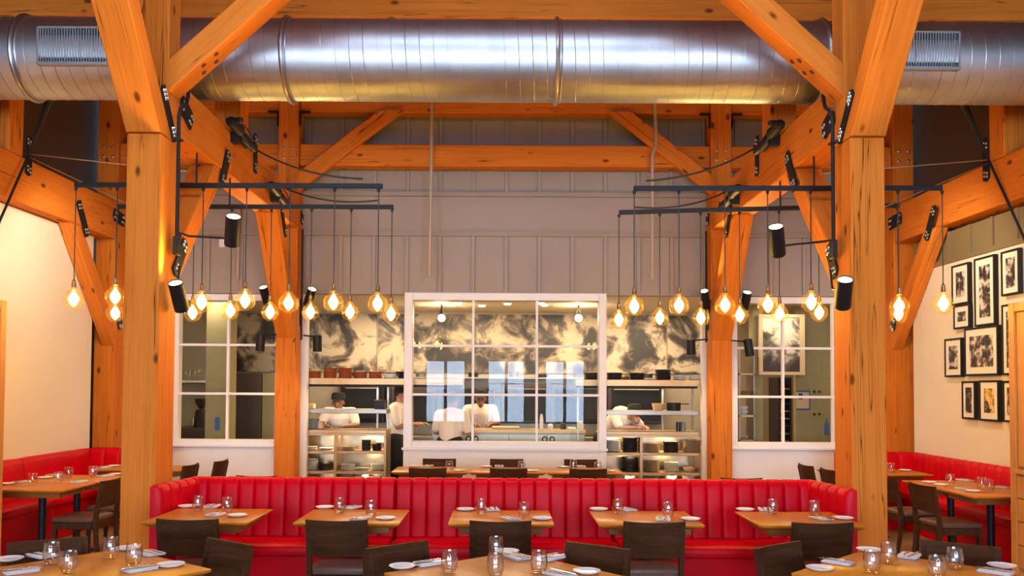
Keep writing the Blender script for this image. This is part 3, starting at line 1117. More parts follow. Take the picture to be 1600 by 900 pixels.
# tie rods and steel wires in the side bays
for s, sg in SIDES.items():
    if s == 'L':
        e0, e1, e2 = at(84, 138, 8.66), atx(45, 241, XB[s] + .05), at(-12, 372, 8.6)
        w1 = (atx(46, 241, XB[s] + .03), at(316, 270, 9.0)); w2 = (atx(47, 246, XB[s] + .03), at(258, 346, 7.31))
    else:
        e0, e1, e2 = at(1499, 148, 8.66), atx(1545, 250, XB[s] - .05), at(1612, 398, 8.6)
        w1 = (atx(1543, 250, XB[s] - .03), at(1268, 272, 9.0)); w2 = (atx(1542, 256, XB[s] - .03), at(1328, 346, 7.31))
    mid = e0.lerp(e1, .8)
    o = MB().tube([V((0, 0, 0)), (mid - e0) * .12, mid - e0, e1 - e0, e2 - e0], [.020, .038, .014, .013, .013], 10).build('hanging_tie_rod', M_BLACK)
    o.location = e0; tag(o, 'slanting black tie rod past the outer beam, %s' % SD[s], 'tie rod')
    cable('hanging_wire', 'upper taut bright steel wire from the outer beam, %s' % SD[s], w1, .006, M_WIRE, 'wire')
    cable('hanging_wire', 'lower slanting bright steel wire from the outer beam, %s' % SD[s], w2, .006, M_WIRE, 'wire')
# ------------------------------------------------------------------ booths
def channel_pad(o, dx, out, length, nch, z0, z1, thick, lean=.05, bulge=.012, per=10):
    """upholstered back with upright channels; o = back foot corner, dx = along, out = towards the sitter"""
    o, dx, out = V(o), V(dx).normalized(), V(out).normalized()
    prof = [(0, z0, 0), (thick, z0, 1), (thick - lean * .3, z0 + (z1 - z0) * .35, 1), (thick - lean * .7, z0 + (z1 - z0) * .72, 1), (thick - lean * .92, z1 - .055, 1),
            (thick - lean - .008, z1 - .025, .9), (thick - lean - .028, z1 - .007, .6), (thick - lean - .055, z1, .4), (.012, z1 - .002, .2), (0, z1 - .012, 0)]
    m = MB()
    S = nch * per
    vs, fs = [], []
    for i in range(S + 1):
        u = (i % per) / per
        b = (1 - abs(2 * u - 1) ** 6.0) * bulge if i % per else -.010
        for (d, z, w) in prof:
            vs.append(o + dx * (length * i / S) + out * (d + b * w) + V((0, 0, z + (b * .5 if w and w < .95 else 0))))
    k = len(prof)
    for i in range(S):
        for j in range(k):
            j2 = (j + 1) % k
            fs.append((i * k + j, i * k + j2, (i + 1) * k + j2, (i + 1) * k + j))
    fs.append(tuple(range(k)))
    fs.append(tuple(S * k + j for j in reversed(range(k))))
    return m.add(vs, fs)


def seat_pad(x0, y0, x1, y1, z0=.385, z1=.475):
    return MB().rstack(x0, y0, x1, y1, [(z0, .015), (z0 + .012, .002), (z0 + .03, 0), (z1 - .028, 0), (z1 - .010, .008), (z1, .03)], .03, 4, dome=z1 + .008)


BY, BYF = 7.40, 6.80       # back plane and seat front of the centre booths
secs = [('red channelled leather booth section that curls around at the cream-wall end', -2.60, -.897, 13),
        ('middle red channelled leather booth section', -.887, .925, 14),
        ('red channelled leather booth section that curls around at the picture-wall end', .935, 2.63, 13)]
for i, (lab, x0, x1, n) in enumerate(secs):
    t = thing('booth_bench', lab, 'booth', ((x0 + x1) / 2, 7.1, 0), 0, 'red booth sections')
    inv = Matrix.Translation(t.location).inverted()
    sx0, sx1 = x0 + (.012 if i == 0 else .004), x1 - (.012 if i == 2 else .004)
    channel_pad((x0, BY, 0), (1, 0, 0), (0, -1, 0), x1 - x0, n, .43, .945, .15).build('backrest', M_RED, t, inv)
    seat_pad(sx0, BYF, sx1, 7.25).build('seat', M_RED, t, inv)
    MB().box((x0, BYF + .10, .0), (x1, 7.40, .383), .008).build('base', M_RED, t, inv)
    if i == 0:
        channel_pad((-2.715, 6.70, 0), (.10, .69, 0), (1, 0, 0), .70, 5, .0, .945, .10, .02).build('wing', M_RED, t, inv)
    if i == 2:
        channel_pad((2.745, 6.70, 0), (-.10, .69, 0), (-1, 0, 0), .70, 5, .0, .945, .10, .02).build('wing', M_RED, t, inv)
# side booths
SH = .91


def side_booth(s, y0, y1, lab, ret=False, n=9):
    sg = SIDES[s]
    xw = sg * 5.36
    t = thing('booth_bench', lab, 'booth', (xw, (y0 + y1) / 2, 0), 0, 'red side booths')
    inv = Matrix.Translation(t.location).inverted()
    channel_pad((xw, y0, 0), (0, 1, 0), (-sg, 0, 0), y1 - y0, n, .43, SH, .14, .05, .004).build('backrest', M_RED, t, inv)
    xs_ = sorted((xw - sg * .11, sg * 4.88))
    seat_pad(xs_[0], y0 + .004, xs_[1], y1 - .004).build('seat', M_RED, t, inv)
    xs_ = sorted((xw, sg * 4.93))
    MB().box((xs_[0], y0, 0), (xs_[1], y1, .383), .006).build('base', M_RED, t, inv)
    if ret:
        xa, xb = sorted((xw - sg * .06, sg * 4.3))
        channel_pad((xa, 11.22, 0), (1, 0, 0), (0, -1, 0), xb - xa, 5, .43, SH, .14, .05, .012).build('return_backrest', M_RED, t, inv)
        xa, xb = sorted((sg * 4.876, sg * 4.3))
        seat_pad(xa, 10.62, xb, 11.10).build('return_seat', M_RED, t, inv)
        MB().box((xa, 10.67, 0), (xb, 11.22, .383), .006).build('return_base', M_RED, t, inv)
    return t


side_booth('L', 7.66, 9.55, 'red side booth section along the cream wall, nearer the tall wooden cabinet', n=1)
side_booth('L', 9.56, 11.20, 'red corner booth along the cream wall, turning along the kitchen side', True, 1)
side_booth('R', 7.66, 11.20, 'red corner booth with fine channels under the framed photographs', True, 22)


# ------------------------------------------------------------------ tables
def table(lab, x, y, w, d, rz=0.0, h=.75, apr=.08, group=None, base=.24):
    t = thing('dining_table', lab, 'table', (x, y, 0), rz, group)
    MB().rstack(-w / 2, -d / 2, w / 2, d / 2, [(h - .034, .035), (h - .030, .028), (h - .014, .002), (h - .002, 0), (h, .002)], .012, 2).build('tabletop', W_TABLE, t)
    MB().box((-w / 2 + apr, -d / 2 + apr, h - .085), (w / 2 - apr, d / 2 - apr, h - .035), .004).build('apron', W_TABLE_EDGE, t)
    MB().tube([(0, 0, .02), (0, 0, h - .09)], .034, 16).build('pole', M_BLACK, t)
    MB().lathe([(0, 0), (base, 0), (base, .008), (base * .5, .018), (.05, .035), (.034, .05), (0, .05)], 32).build('base_plate', M_BLACK, t)
    return t


ROW = [(302, 226), (540.5, 457), (783, 700), (1017, 934), (1266, 1184)]
WHO = ['first booth table from the cream wall', 'second booth table from the cream wall', 'middle booth table', 'second booth table from the picture wall', 'first booth table from the picture wall']
TABS = []
for (cx, _), who in zip(ROW, WHO):
    p = atz(cx, 818.2 + (cx - 783) * .0022, .75)
    table('honey brown wooden table, %s' % who.replace('booth table', 'of the five before the red booths') if who != WHO[2] else 'honey brown wooden table, middle of the five before the red booths',
          p.x, 6.50, .755, .70, 0, group='tables before the red booths', base=.18)
    TABS.append((who, 0.0))
DIA = []
for who, bk, rt, sgn in (('turned front table by the cream-wall post', (192, 857), (329, 888.5), 1),
                         ('turned front table in the middle', (803, 862), (962, 897), 1),
                         ('turned front table by the picture-wall post', (1347, 860.5), (1234, 896), -1)):
    b, r = atz(*bk, .75), atz(*rt, .75)
    e = (r - b); e.z = 0; e.normalize()
    e2 = V((-e.y, e.x, 0)) if sgn < 0 else V((e.y, -e.x, 0))
    if e2.y > 0:
        e2 = -e2
    S_ = .915
    c = b + (e + e2) * S_ / 2
    rz = math.atan2(e.y, e.x)
    table('honey brown square table, %s' % who, c.x, c.y, S_, S_, rz, group='turned square tables at the front', base=.17)
    DIA.append((who, c, rz))
for who, x, y, w, d in (('side table along the cream wall, by the cabinet', -4.40, 8.32, .74, .66), ('side table along the cream wall, second from the cabinet', -4.40, 9.00, .74, .66),
                        ('corner table at the cream-wall end of the kitchen side', -4.20, 10.22, 1.06, .62),
                        ('side table under the framed photographs, by the cabinet', 4.63, 8.22, .70, .68), ('side table under the framed photographs, second from the cabinet', 4.62, 8.93, .70, .68),
                        ('corner table at the picture-wall end of the kitchen side', 4.36, 10.18, 1.12, .62),
                        ('table before the kitchen window, cream-wall end of three', -.82, 10.20, .88, .66), ('table before the kitchen window, middle of three', .065, 10.20, .88, .66), ('table before the kitchen window, picture-wall end of three', .95, 10.20, .88, .66)):
    table('brown wooden %s' % who, x, y, w, d, group='back tables', base=.17)
table('brown wooden table half behind the cream-wall front post, before the white kitchen front', -4.02, 11.0 - 1.62 + 0.1, .1, .1) if False else None


# ------------------------------------------------------------------ chairs
def make_chair(lab):
    t = thing('dining_chair', lab, 'chair', (0, 0, 0), 0, 'walnut dining chairs')
    MB().rstack(-.215, -.19, .215, .225, [(.438, .012), (.446, .002), (.468, 0), (.482, .012), (.490, .04)], .045, 4, dome=.497).build('seat', M_SEAT, t)
    fm = MB()
    fm.box((-.195, .17, .375), (.195, .195, .437), .003).box((-.195, -.195, .375), (.195, -.17, .437), .003)
    fm.box((-.205, -.17, .375), (-.182, .17, .437), .003).box((.182, -.17, .375), (.205, .17, .437), .003)
    fm.build('seat_frame', W_CHAIR, t, smooth=False)
    for s in (-1, 1):
        x = s * .19
        m = MB()
        vs = []
        for (z, h, yy) in ((0, .013, .187), (.30, .018, .185), (.437, .019, .185)):
            vs += [(x - h, yy - h, z), (x + h, yy - h, z), (x + h, yy + h, z), (x - h, yy + h, z)]
        fs = [(3, 2, 1, 0), (8, 9, 10, 11)] + [(r * 4 + k, r * 4 + (k + 1) % 4, r * 4 + 4 + (k + 1) % 4, r * 4 + 4 + k) for r in range(2) for k in range(4)]
        m.add(vs, fs).build('leg', W_CHAIR, t, smooth=False)
        m = MB()
        vs, lv = [], ((0, .012, -.255), (.25, .017, -.212), (.45, .020, -.200), (.62, .018, -.222), (.80, .013, -.262))
        for (z, h, yy) in lv:
            vs += [(x - .016, yy - h, z), (x + .016, yy - h, z), (x + .016, yy + h, z), (x - .016, yy + h, z)]
        n = len(lv)
        fs = [(3, 2, 1, 0), tuple(4 * n - 4 + k for k in range(4))] + [(r * 4 + k, r * 4 + (k + 1) % 4, r * 4 + 4 + (k + 1) % 4, r * 4 + 4 + k) for r in range(n - 1) for k in range(4)]
        m.add(vs, fs).build('leg', W_CHAIR, t, smooth=False)
    m = MB()
    nx, nz = 12, 5
    grid = []
    for side in (0, 1):
        for j in range(nz + 1):
            for i in range(nx + 1):
                u = -1 + 2 * i / nx
                v = j / nz
                z = .575 + (.825 - .575 - .010 * (1 - u * u)) * v if False else .575 + (.245 + .006 * u * u) * v
                y = -.222 - .045 * v - .030 * (1 - u * u) + (.0 if side == 0 else .020)
                grid.append((u * .208, y, z))
    k = (nx + 1) * (nz + 1)
    fs = []
    for j in range(nz):
        for i in range(nx):
            a = j * (nx + 1) + i
            fs.append((a, a + 1, a + nx + 2, a + nx + 1))
            fs.append((k + a, k + a + nx + 1, k + a + nx + 2, k + a + 1))
    ed = [i for i in range(nx + 1)] + [j * (nx + 1) + nx for j in range(1, nz + 1)] + [nz * (nx + 1) + i for i in range(nx - 1, -1, -1)] + [j * (nx + 1) for j in range(nz - 1, 0, -1)]
    for q in range(len(ed)):
        a, b = ed[q], ed[(q + 1) % len(ed)]
        fs.append((a, k + a, k + b, b))
    m.add(grid, fs).build('backrest', W_CHAIR, t, ang=30)
    return t


CH0 = None


def chair(lab, cx, cy, face):
    """cx, cy: top middle of the backrest; face: unit vector the sitter looks along"""
    global CH0
    f = V((face[0], face[1], 0)).normalized()
    rz = math.atan2(-f.x, f.y)
    loc = V((cx, cy, 0)) + f * .29
    if CH0 is None:
        CH0 = make_chair(lab)
        CH0.location = loc
        CH0.rotation_euler = (0, 0, rz)
        return CH0
    return dup(CH0, loc, rz, lab)


for px_, who in zip((290, 524.5, 782, 1024, 1288.5), WHO):
    p = at(px_, 812, 5.80)
    chair('walnut chair with back turned, drawn up to the %s' % who, p.x, 5.80, (0, 1) if px_ != 1288.5 else (-.03, 1))
for lab, a, b, tc in (('dark chair on the far side of the turned front table by the cream-wall post', (15, 848), (131, 838.5), 0),
                      ('dark chair at the booth-side edge of the turned front table by the cream-wall post', (337, 841), (396, 852), 0),
                      ('dark chair at the cream-side edge of the turned front table in the middle', (577, 859.5), (668, 846.5), 1),
                      ('dark chair at the picture-side edge of the turned front table in the middle', (889, 849), (976, 860), 1),
                      ('dark chair between the booth table and the turned front table by the picture-wall post', (1175, 857), (1240, 845.5), 2),
                      ('dark chair by the service cabinet at the turned front table by the picture-wall post', (1446, 844), (1559, 855), 2)):
    p, q = atz(*a, .82), atz(*b, .82)
    c = (p + q) / 2
    d = (q - p).normalized()
    f = V((-d.y, d.x, 0))
    tcen = DIA[tc][1]
    if f.dot(tcen - c) < 0:
        f = -f
    c.z = 0
    c = c - f * (.05 if tc == 1 else .0)
    chair(lab, c.x, c.y, f)
for lab, x, y, f in (('dark chair drawn up to the side table by the cabinet, cream-wall side', -3.68, 8.27, (-1, .05)), ('dark chair half hidden behind another chair and the cream-wall front post', -3.70, 8.98, (-1, 0)),
                     ('dark chair with brown seat facing the side table under the photographs, by the cabinet', 3.94, 8.20, (1, .10)), ('dark chair facing the second side table under the photographs, partly behind the post', 3.92, 8.93, (1, .08)),
                     ('dark chair backing the booths at the cream-wall end table before the kitchen window', -.82, 9.55, (0, 1)), ('dark chair backing the booths at the middle table before the kitchen window', .075, 9.55, (0, 1)), ('dark chair backing the booths at the picture-wall end table before the kitchen window', .955, 9.55, (0, 1)),
                     ('dark chair against the white front at the cream-wall end table, facing the hall', -.78, 10.86, (0, -1)), ('dark chair against the white front at the middle table, facing the hall', .06, 10.86, (0, -1)), ('dark chair against the white front at the picture-wall end table, facing the hall', .985, 10.86, (0, -1)),
                     ('dark chair seen edge-on beside the front post under the cream-side window, nearer the post', -3.50, 9.85, (-1, .05)), ('dark chair seen edge-on under the cream-side window, farther from the post', -3.34, 10.42, (-1, .05)),
                     ('dark chair seen edge-on under the picture-side window, farther from the post', 3.56, 10.25, (1, .05)), ('dark chair seen edge-on under the picture-side window, nearer the post', 3.62, 9.70, (1, .05)),
                     ('dark chair showing only its top edge over the booth, cream-wall side', -2.45, 8.62, (.1, 1)), ('dark chair showing only its top edge over the booth, picture-wall side', 2.40, 8.66, (0, 1))):
    chair(lab, x, y, f)

# ------------------------------------------------------------------ place settings
def mk_plate():
    o = MB().lathe([(0, .004), (.042, .004), (.046, 0), (.052, .001), (.071, .011), (.0735, .014), (.0715, .0155), (.052, .007), (.046, .0065), (0, .0065)], 32).build('side_plate', M_CHINA)
    return o


def mk_glass():
    return MB().lathe([(0, .001), (.027, 0), (.034, .004), (.0425, .030), (.0450, .052), (.0430, .078), (.0375, .113), (.0362, .1155), (.0350, .113), (.0408, .078), (.0428, .052), (.0402, .030), (.030, .013), (.018, .010), (0, .010)], 28).build('tumbler', M_GLASS)


def mk_napkin():
    m = MB()
    for i, (dx, dy, r, z) in enumerate(((0, 0, 0, 0), (.004, -.003, .02, .0052), (-.003, .004, -.015, .0104))):
        M = Matrix.Translation((dx, dy, z)) @ Matrix.Rotation(r, 4, 'Z')
        m.rstack(-.050, -.078, .050, .078, [(0, .003), (.0015, 0), (.0038, 0), (.005, .003)], .006, 2, M=M)
    return m.build('napkin', M_LINEN)


def mk_fork():
    m = MB()
    m.rstack(-.0045, -.095, .0045, .03, [(0, .001), (.0012, 0), (.0022, .001)], .003, 2)
    m.rstack(-.011, .025, .011, .055, [(0, .001), (.0012, 0), (.0022, .001)], .006, 2)
    for k in range(4):
        x = -.0085 + k * .0057
        m.box((x - .0014, .05, 0), (x + .0014, .095, .002))
    return m.build('fork', M_CUTL)


def mk_knife():
    m = MB()
    m.rstack(-.0055, -.105, .0055, .0, [(0, .001), (.002, 0), (.004, .001)], .004, 2)
    m.prism([(-.005, -.002), (.008, -.002), (.0095, .06), (.006, .10), (-.005, .108)], .0008, .0022)
    return m.build('butter_knife', M_CUTL)


PROTO = {'plate': mk_plate(), 'glass': mk_glass(), 'napkin': mk_napkin(), 'fork': mk_fork(), 'knife': mk_knife()}
USED = set()


def put(kind, p, rz, lab, cat, group):
    o = PROTO[kind]
    if kind in USED:
        o = o.copy()
        COL.objects.link(o)
    USED.add(kind)
    o.location = p
    o.rotation_euler = (0, 0, rz)
    return tag(o, lab, cat, group)


T5 = ['first booth table from the cream wall', 'second booth table from the cream wall', 'middle booth table', 'second booth table from the picture wall', 'first booth table from the picture wall']
SET = [
    (WHO[0], 0, 'P293,792.5 G309.5,798 N331,792.3 G355,800 N337,805.5 P371,806.8'),
    (WHO[1], 0, 'P507.5,794 G530.5,801 N550,794 G579.5,805.5 N564,811 P603,811'),
    (WHO[2], 0, 'P727.5,797.3 G752,802.5 N769,797 G819,808.5 N797,811.5 P847,811.5'),
    (WHO[3], 0, 'P935.5,797 G965,803 N980,797 G1044,808 N1036,812.5 P1079,812.5'),
    (WHO[4], 0, 'P1164.5,797.5 N1188,797.5 G1207.5,803 G1273,805.5 N1283,811.5 P1317.5,811'),
    ('cream-post front table', DIA[0][2], 'P15,875.5 N52,871 G80.5,880.5 G107,895.5 N33,894 G173,871.5 G209,883.5 P200,858.5 N235,866 N222,890.5 P267,884.5'),
    ('middle front table', DIA[1][2], 'P629,887 N669,882 G702,894.5 G775,870 G774,900 P792,863.5 N808,871 N838,872.5 G842,895 P917,895 N876,899'),
    ('picture-post front table', DIA[2][2], 'P1281,890 N1310,880 G1362,894.5 P1358,861 G1389,880 N1421,870 G1464,903 G1492,889 P1565,886 N1556,895'),
    ('cabinet-end table along the cream wall', 0, 'P12,757 N33,754 G51,757.5 G91,755 N124,753.2 P70,747.2'),
    ('second table along the cream wall', 0, 'N84,743.2 G107,747 G145,745 N166,744 P181,741.8'),
    ('corner table at the cream-wall end', 0, 'N163,731 P179,728.8'),
    ('corner table at the picture-wall end', 0, 'G1392,738.5 P1414,735.8'),
    ('second table under the photographs', 0, 'P1452,754.5 G1485,758.5 N1508,751 P1470,758.5'),
    ('cabinet-end table under the photographs', 0, 'N1507,764.5 P1520,768.2 G1534,764.5 G1546,768 N1566,762.5'),
    ('cream-end table before the kitchen window', 0, 'P648,729.3 N668,728.6 G702,735 P718,736.2'),
    ('middle table before the kitchen window', 0, 'P760,730 N780,729 G815,735.5 P832,736.5'),
    ('picture-end table before the kitchen window', 0, 'P881,730.5 G896,733 N908,729.5 G934,736 P952,737.2'),
]
NAMES = {'P': ('plate', 'white side plate', 'plate', 'white side plates on the tables'), 'G': ('glass', 'clear stemless glass', 'glass', 'stemless glasses on the tables'), 'N': ('napkin', 'folded white napkin', 'napkin', 'folded napkins on the tables')}
for who, rz, txt in SET:
    items = {}
    for tok in txt.split():
        x, y = tok[1:].split(',')
        items.setdefault(tok[0], []).append((float(x), float(y)))
    SPOTS = {}
    for k, lst in items.items():
        lst.sort()
        for i, (x, y) in enumerate(lst):
            SPOTS[(k, i)] = atz(x, y, .7505)
    for _ in range(40):                     # napkins never lie under a plate, a glass or one another
        for ka in SPOTS:
            if ka[0] != 'N':
                continue
            for kb in SPOTS:
                if kb != ka:
                    d = SPOTS[ka] - SPOTS[kb]
                    lim = {'P': .160, 'G': .122, 'N': .19}[kb[0]]
                    if d.length < lim:
                        SPOTS[ka] += d.normalized() * (lim - d.length + .001)
    for k, lst in items.items():
        kind, word, cat, group = NAMES[k]
        for i, (x, y) in enumerate(lst):
            p = SPOTS[(k, i)]
            n = len(lst)
            pos = '' if n == 1 else ', %s from the cream wall' % ORD[i] if n > 2 else (', cream-wall side' if i == 0 else ', picture-wall side')
            np_ = 'napkin' if n == 1 else '%s napkin from the cream wall' % ORD[i] if n > 2 else ('cream-side napkin' if i == 0 else 'picture-side napkin')
            r = rz + (random.uniform(-.5, .5) if k == 'N' else random.uniform(0, 6))
            if k == 'N' and rz:
                r = rz + (PI / 2 if (i % 2) else 0) + random.uniform(-.2, .2)
            put(kind, p, r, '%s on the %s%s' % (word, who, pos), cat, group)
            if k == 'N':
                ca, sa = math.cos(r), math.sin(r)
                for kk, dx, w2 in (('fork', -.022, 'steel fork'), ('knife', .02, 'steel butter knife')):
                    q = p + V((ca * dx, sa * dx, .0162))
                    put(kk, q, r + (.06 if kk == 'fork' else -.05), '%s on the %s, %s' % (w2, np_, who), 'cutlery', 'cutlery on the napkins')

# ------------------------------------------------------------------ tall service cabinets at both edges
for s, sg in SIDES.items():
    xf = -4.37 if s == 'L' else 4.455       # the face that looks on the hall
    xw = sg * 5.34
    z1 = 2.455 if s == 'L' else 2.475
    ya, yb = 5.3, 7.60
    t = thing('service_cabinet', 'tall honey-coloured wooden cabinet cut off by the frame edge, %s' % SD[s] + (', with drawers' if s == 'R' else ''), 'cabinet', ((xf + xw) / 2, 6.45, 0), 0, 'tall wooden cabinets')
    inv = Matrix.Translation(t.location).inverted()

    def cb(name, y0, y1, z0, z2, d0, d1, par=None, mat=None, c=.004):
        """a panel d0..d1 deep behind the face"""
        xa, xb = sorted((xf + sg * d0, xf + sg * d1))
        o = MB().box((xa, y0, z0), (xb, y1, z2), c).build(name, mat or W_CAB, par or t, inv if par is None else None, smooth=False)
        return o
    cb('end_panel', yb - .085, yb, 0, z1, 0, abs(xw - xf))
    cb('top_rail', ya, yb - .086, z1 - .075, z1, 0, abs(xw - xf))
    zb_ = .02 if s == 'L' else 1.06
    for k in range(3):
        y1 = yb - .09 - k * .70
        cb('door', y1 - .695, y1, zb_, z1 - .08, .018, .045)
    cb('carcass', ya, yb - .09, 0.02, z1 - .08, .05, abs(xw - xf))
    if s == 'R':
        cb('counter', ya, yb - .087, 1.0, 1.035, -.02, .05)
        for k in range(4):
            z = .99 - .20 * (k + 1)
            for j in range(3):
                y1 = yb - .09 - j * .70
                d = cb('drawer', y1 - .69, y1, z, z + .19, .004, .048)
                hx = xf - sg * .016
                h = MB().tube([(hx, y1 - .42, z + .1), (hx, y1 - .27, z + .1)], .008, 8).build('handle', M_BLACK, d)
                h.matrix_parent_inverse = Matrix.Identity(4)

# ------------------------------------------------------------------ framed photographs on the picture wall
XF = 5.378
fr_ = [((1486, 416), (1513, 476), 'small upright photograph at the top, over a smaller one', 1), ((1521, 405), (1554, 509), 'tall photograph of a figure in white', 2), ((1563, 394), (1592, 461), 'photograph at the top, beside the tall figure', 3),
       ((1489, 479), (1514, 513.5), 'smallest photograph, under the top one', 4), ((1506, 517), (1559, 587), 'large wide photograph in the middle', 5), ((1475, 532), (1502, 589), 'narrow photograph beside the large wide one', 6),
       ((1564, 478), (1592, 586), 'tall photograph half behind the wooden cabinet', 7), ((1502, 598), (1523, 655), 'narrow photograph in the bottom row', 8), ((1529, 598), (1560, 658), 'yellow and black photograph in the bottom row', 9), ((1566, 598), (1590, 660), 'bottom row photograph partly behind the wooden cabinet', 10)]
for (a, b, lab, sd) in fr_:
    p, q = atx(*a, XF - .05), atx(*b, XF - .05)
    ya, yb = q.y, p.y              # near end, far end
    z1 = (p.z + atx(b[0], a[1] - (b[0] - a[0]) * .25, XF - .05).z) / 2
    z0 = (q.z + atx(a[0], b[1], XF - .05).z) / 2
    t = thing('picture_frame', 'black framed %s' % lab, 'picture', (XF, (ya + yb) / 2, (z0 + z1) / 2), 0, 'framed photographs on the wall')
    hy, hz, fw = (yb - ya) / 2, (z1 - z0) / 2, .022
    m = MB()
    m.box((-.05, -hy, -hz), (-.002, -hy + fw, hz), .002); m.box((-.05, hy - fw, -hz), (-.002, hy, hz), .002)
    m.box((-.05, -hy + fw, -hz), (-.002, hy - fw, -hz + fw), .002); m.box((-.05, -hy + fw, hz - fw), (-.002, hy - fw, hz), .002)
    m.build('frame', M_BLACK, t, smooth=False)
    MB().box((-.040, -hy + fw, -hz + fw), (-.004, hy - fw, hz - fw)).build('mat_board', M_CARD, t, smooth=False)
    mw = min(.075, hy * .36)
    pm = photo_print('photo_print_%d' % sd, (9, 9, 9), (.015, .012, .012), (.08, .06, .05) if sd != 9 else (.65, .36, .02), (.72, .62, .52) if sd != 9 else (.75, .62, .35), sd, 6, (.42, .50, .60))
    MB().box((-.0425, -hy + fw + mw, -hz + fw + mw), (-.0402, hy - fw - mw, hz - fw - mw)).build('print', pm, t, smooth=False)
# ------------------------------------------------------------------ the open kitchen
# wall-sized black and white prints along the kitchen's rear wall
zt, zb_ = 2.985, 1.965
for i, (a, b, lab) in enumerate(((355, 432, 'behind the cream-side window'), (478, 589, 'over the cream-side pass'), (591, 738, 'behind the window at its cream-side end'), (741, 838, 'behind the middle of the kitchen window'),
                                 (841, 1041, 'behind the picture-side pass'), (1043, 1112, 'end of the picture-side pass'))):
    x0, x1 = at(a, 540, YB).x, at(b, 540, YB).x
    pm = photo_print('mural_print_%d' % i, (2.1, 2.1, 2.1), (.022, .016, .011), (.15, .11, .07), (.46, .37, .25), 20 + i * 3.3, 8, (.43, .50, .57), .7)
    o = MB().box((x0, YB - .03, zb_), (x1, YB - .003, zt), .002).build('wall_mounted_photo', pm, smooth=False)
    tag(o, 'black and white photo panel on the kitchen wall, %s' % lab, 'mural', 'photo panels in the kitchen')


def sbox(name, lab, cat, lo, hi, mat, c=.004, group=None):
    lo, hi = V(lo), V(hi)
    ctr = V(((lo.x + hi.x) / 2, (lo.y + hi.y) / 2, lo.z))
    o = MB().box(lo - ctr, hi - ctr, c).build(name, mat, smooth=False)
    o.location = ctr
    return tag(o, lab, cat, group)


# pass units
M_GOLD = simple('brushed_brass_back', (.60, .45, .26), .25, metal=1, var=.15, vscale=6)
M_SHELF = simple('pass_shelf_steel', (.46, .31, .16), .42, metal=.6, var=.06)


def pass_unit(side, x0, x1, xd, lab):
    y0, y1 = 12.12, 12.62
    t = thing('pass_shelving', lab, 'shelving', ((x0 + x1) / 2, 12.37, 0))
    inv = Matrix.Translation(t.location).inverted()
    MB().box((x0, y0, 1.06), (x1, y1, 1.11), .004).box((x0, y0 - .004, 1.03), (x1, y0 + .02, 1.06), .002).build('counter', M_SHELF, t, inv, smooth=False)
    for z in (.815, .535):
        for xa, xb in ((x0 + .03, xd - .02), (xd + .02, x1 - .03)):
            MB().box((xa, y0 + .004, z - .04), (xb, y1 - .02, z), .003).build('shelf', M_SHELF, t, inv, smooth=False)
    for xa, xb in ((x0, x0 + .03), (xd - .02, xd + .02), (x1 - .03, x1)):
        MB().box((xa, y0 + .002, 0), (xb, y1, 1.06), .003).build('upright', M_SHELF, t, inv, smooth=False)
    MB().box((x0 + .03, y1 - .018, .06), (x1 - .03, y1 - .004, 1.06)).build('back_panel', M_GOLD, t, inv, smooth=False)
    MB().box((x0 + .03, y0 + .01, .25), (x1 - .03, y1 - .02, .29)).build('bottom_shelf', M_SHELF, t, inv, smooth=False)
    # over-shelf and warming shelf on slim posts
    xe = x1 if side == 'L' else x0
    MB().box((x0, y0 + .03, 1.34), (x1, y1 - .06, 1.40), .004).build('middle_shelf', M_STEEL, t, inv, smooth=False)
    wx0, wx1 = (x0, -.55) if side == 'L' else (1.03, x1)
    MB().box((wx0, y0 + .02, 1.745), (wx1, y1, 1.835), .004).build('warming_shelf', M_SHELF, t, inv, smooth=False)
    MB().box((wx0 + .05, y0 + .10, 1.715), (wx1 - .05, y1 - .1, 1.744), .004).build('heat_lamp_strip', M_BLACK, t, inv, smooth=False)
    ps = [x0 + .05, xd + .52 if side == 'L' else xd + .38, x1 - .04] + ([] if side == 'L' else [1.10])
    for x in ps:
        MB().box((x - .014, y1 - .055, 1.11 if x0 <= x <= x1 else 0), (x + .014, y1 - .02, 1.745), .002).build('post', M_STEEL, t, inv, smooth=False)
    return t


UL = (-2.87, -1.62, at(524, 700, 12.13).x)
UR = (1.40, 2.81, at(1002, 700, 12.13).x)
pass_unit('L', *UL, 'steel pass shelving full of dishes in the cream-side opening')
pass_unit('R', *UR, 'steel pass shelving full of dishes in the picture-side opening')

# stacks: every plate and bowl is its own object
DP = {}


def dish(kind):
    if kind in DP:
        o = DP[kind][0].copy()
        COL.objects.link(o)
        return o
    r, mat, sh = DISH[kind]
    if sh == 'plate':
        pr = [(0, .003), (r * .58, .003), (r * .62, 0), (r * .70, .001), (r, .013), (r, .0165), (r * .70, .006), (r * .6, .006), (0, .006)]
    elif sh == 'bowl':
        pr = [(0, .003), (r * .55, .003), (r * .6, 0), (r * .9, .03), (r, .062), (r * .97, .064), (r * .86, .034), (r * .55, .010), (0, .010)]
    else:
        pr = [(0, .002), (r * .88, .002), (r * .9, 0), (r, .045), (r * 1.03, .048), (r * .97, .050), (r * .88, .010), (0, .008)]
    o = MB().lathe(pr, 24).build({'plate': 'dinner_plate', 'bowl': 'bowl', 'pan': 'round_pan'}[sh], mat)
    DP[kind] = (o,)
    return o


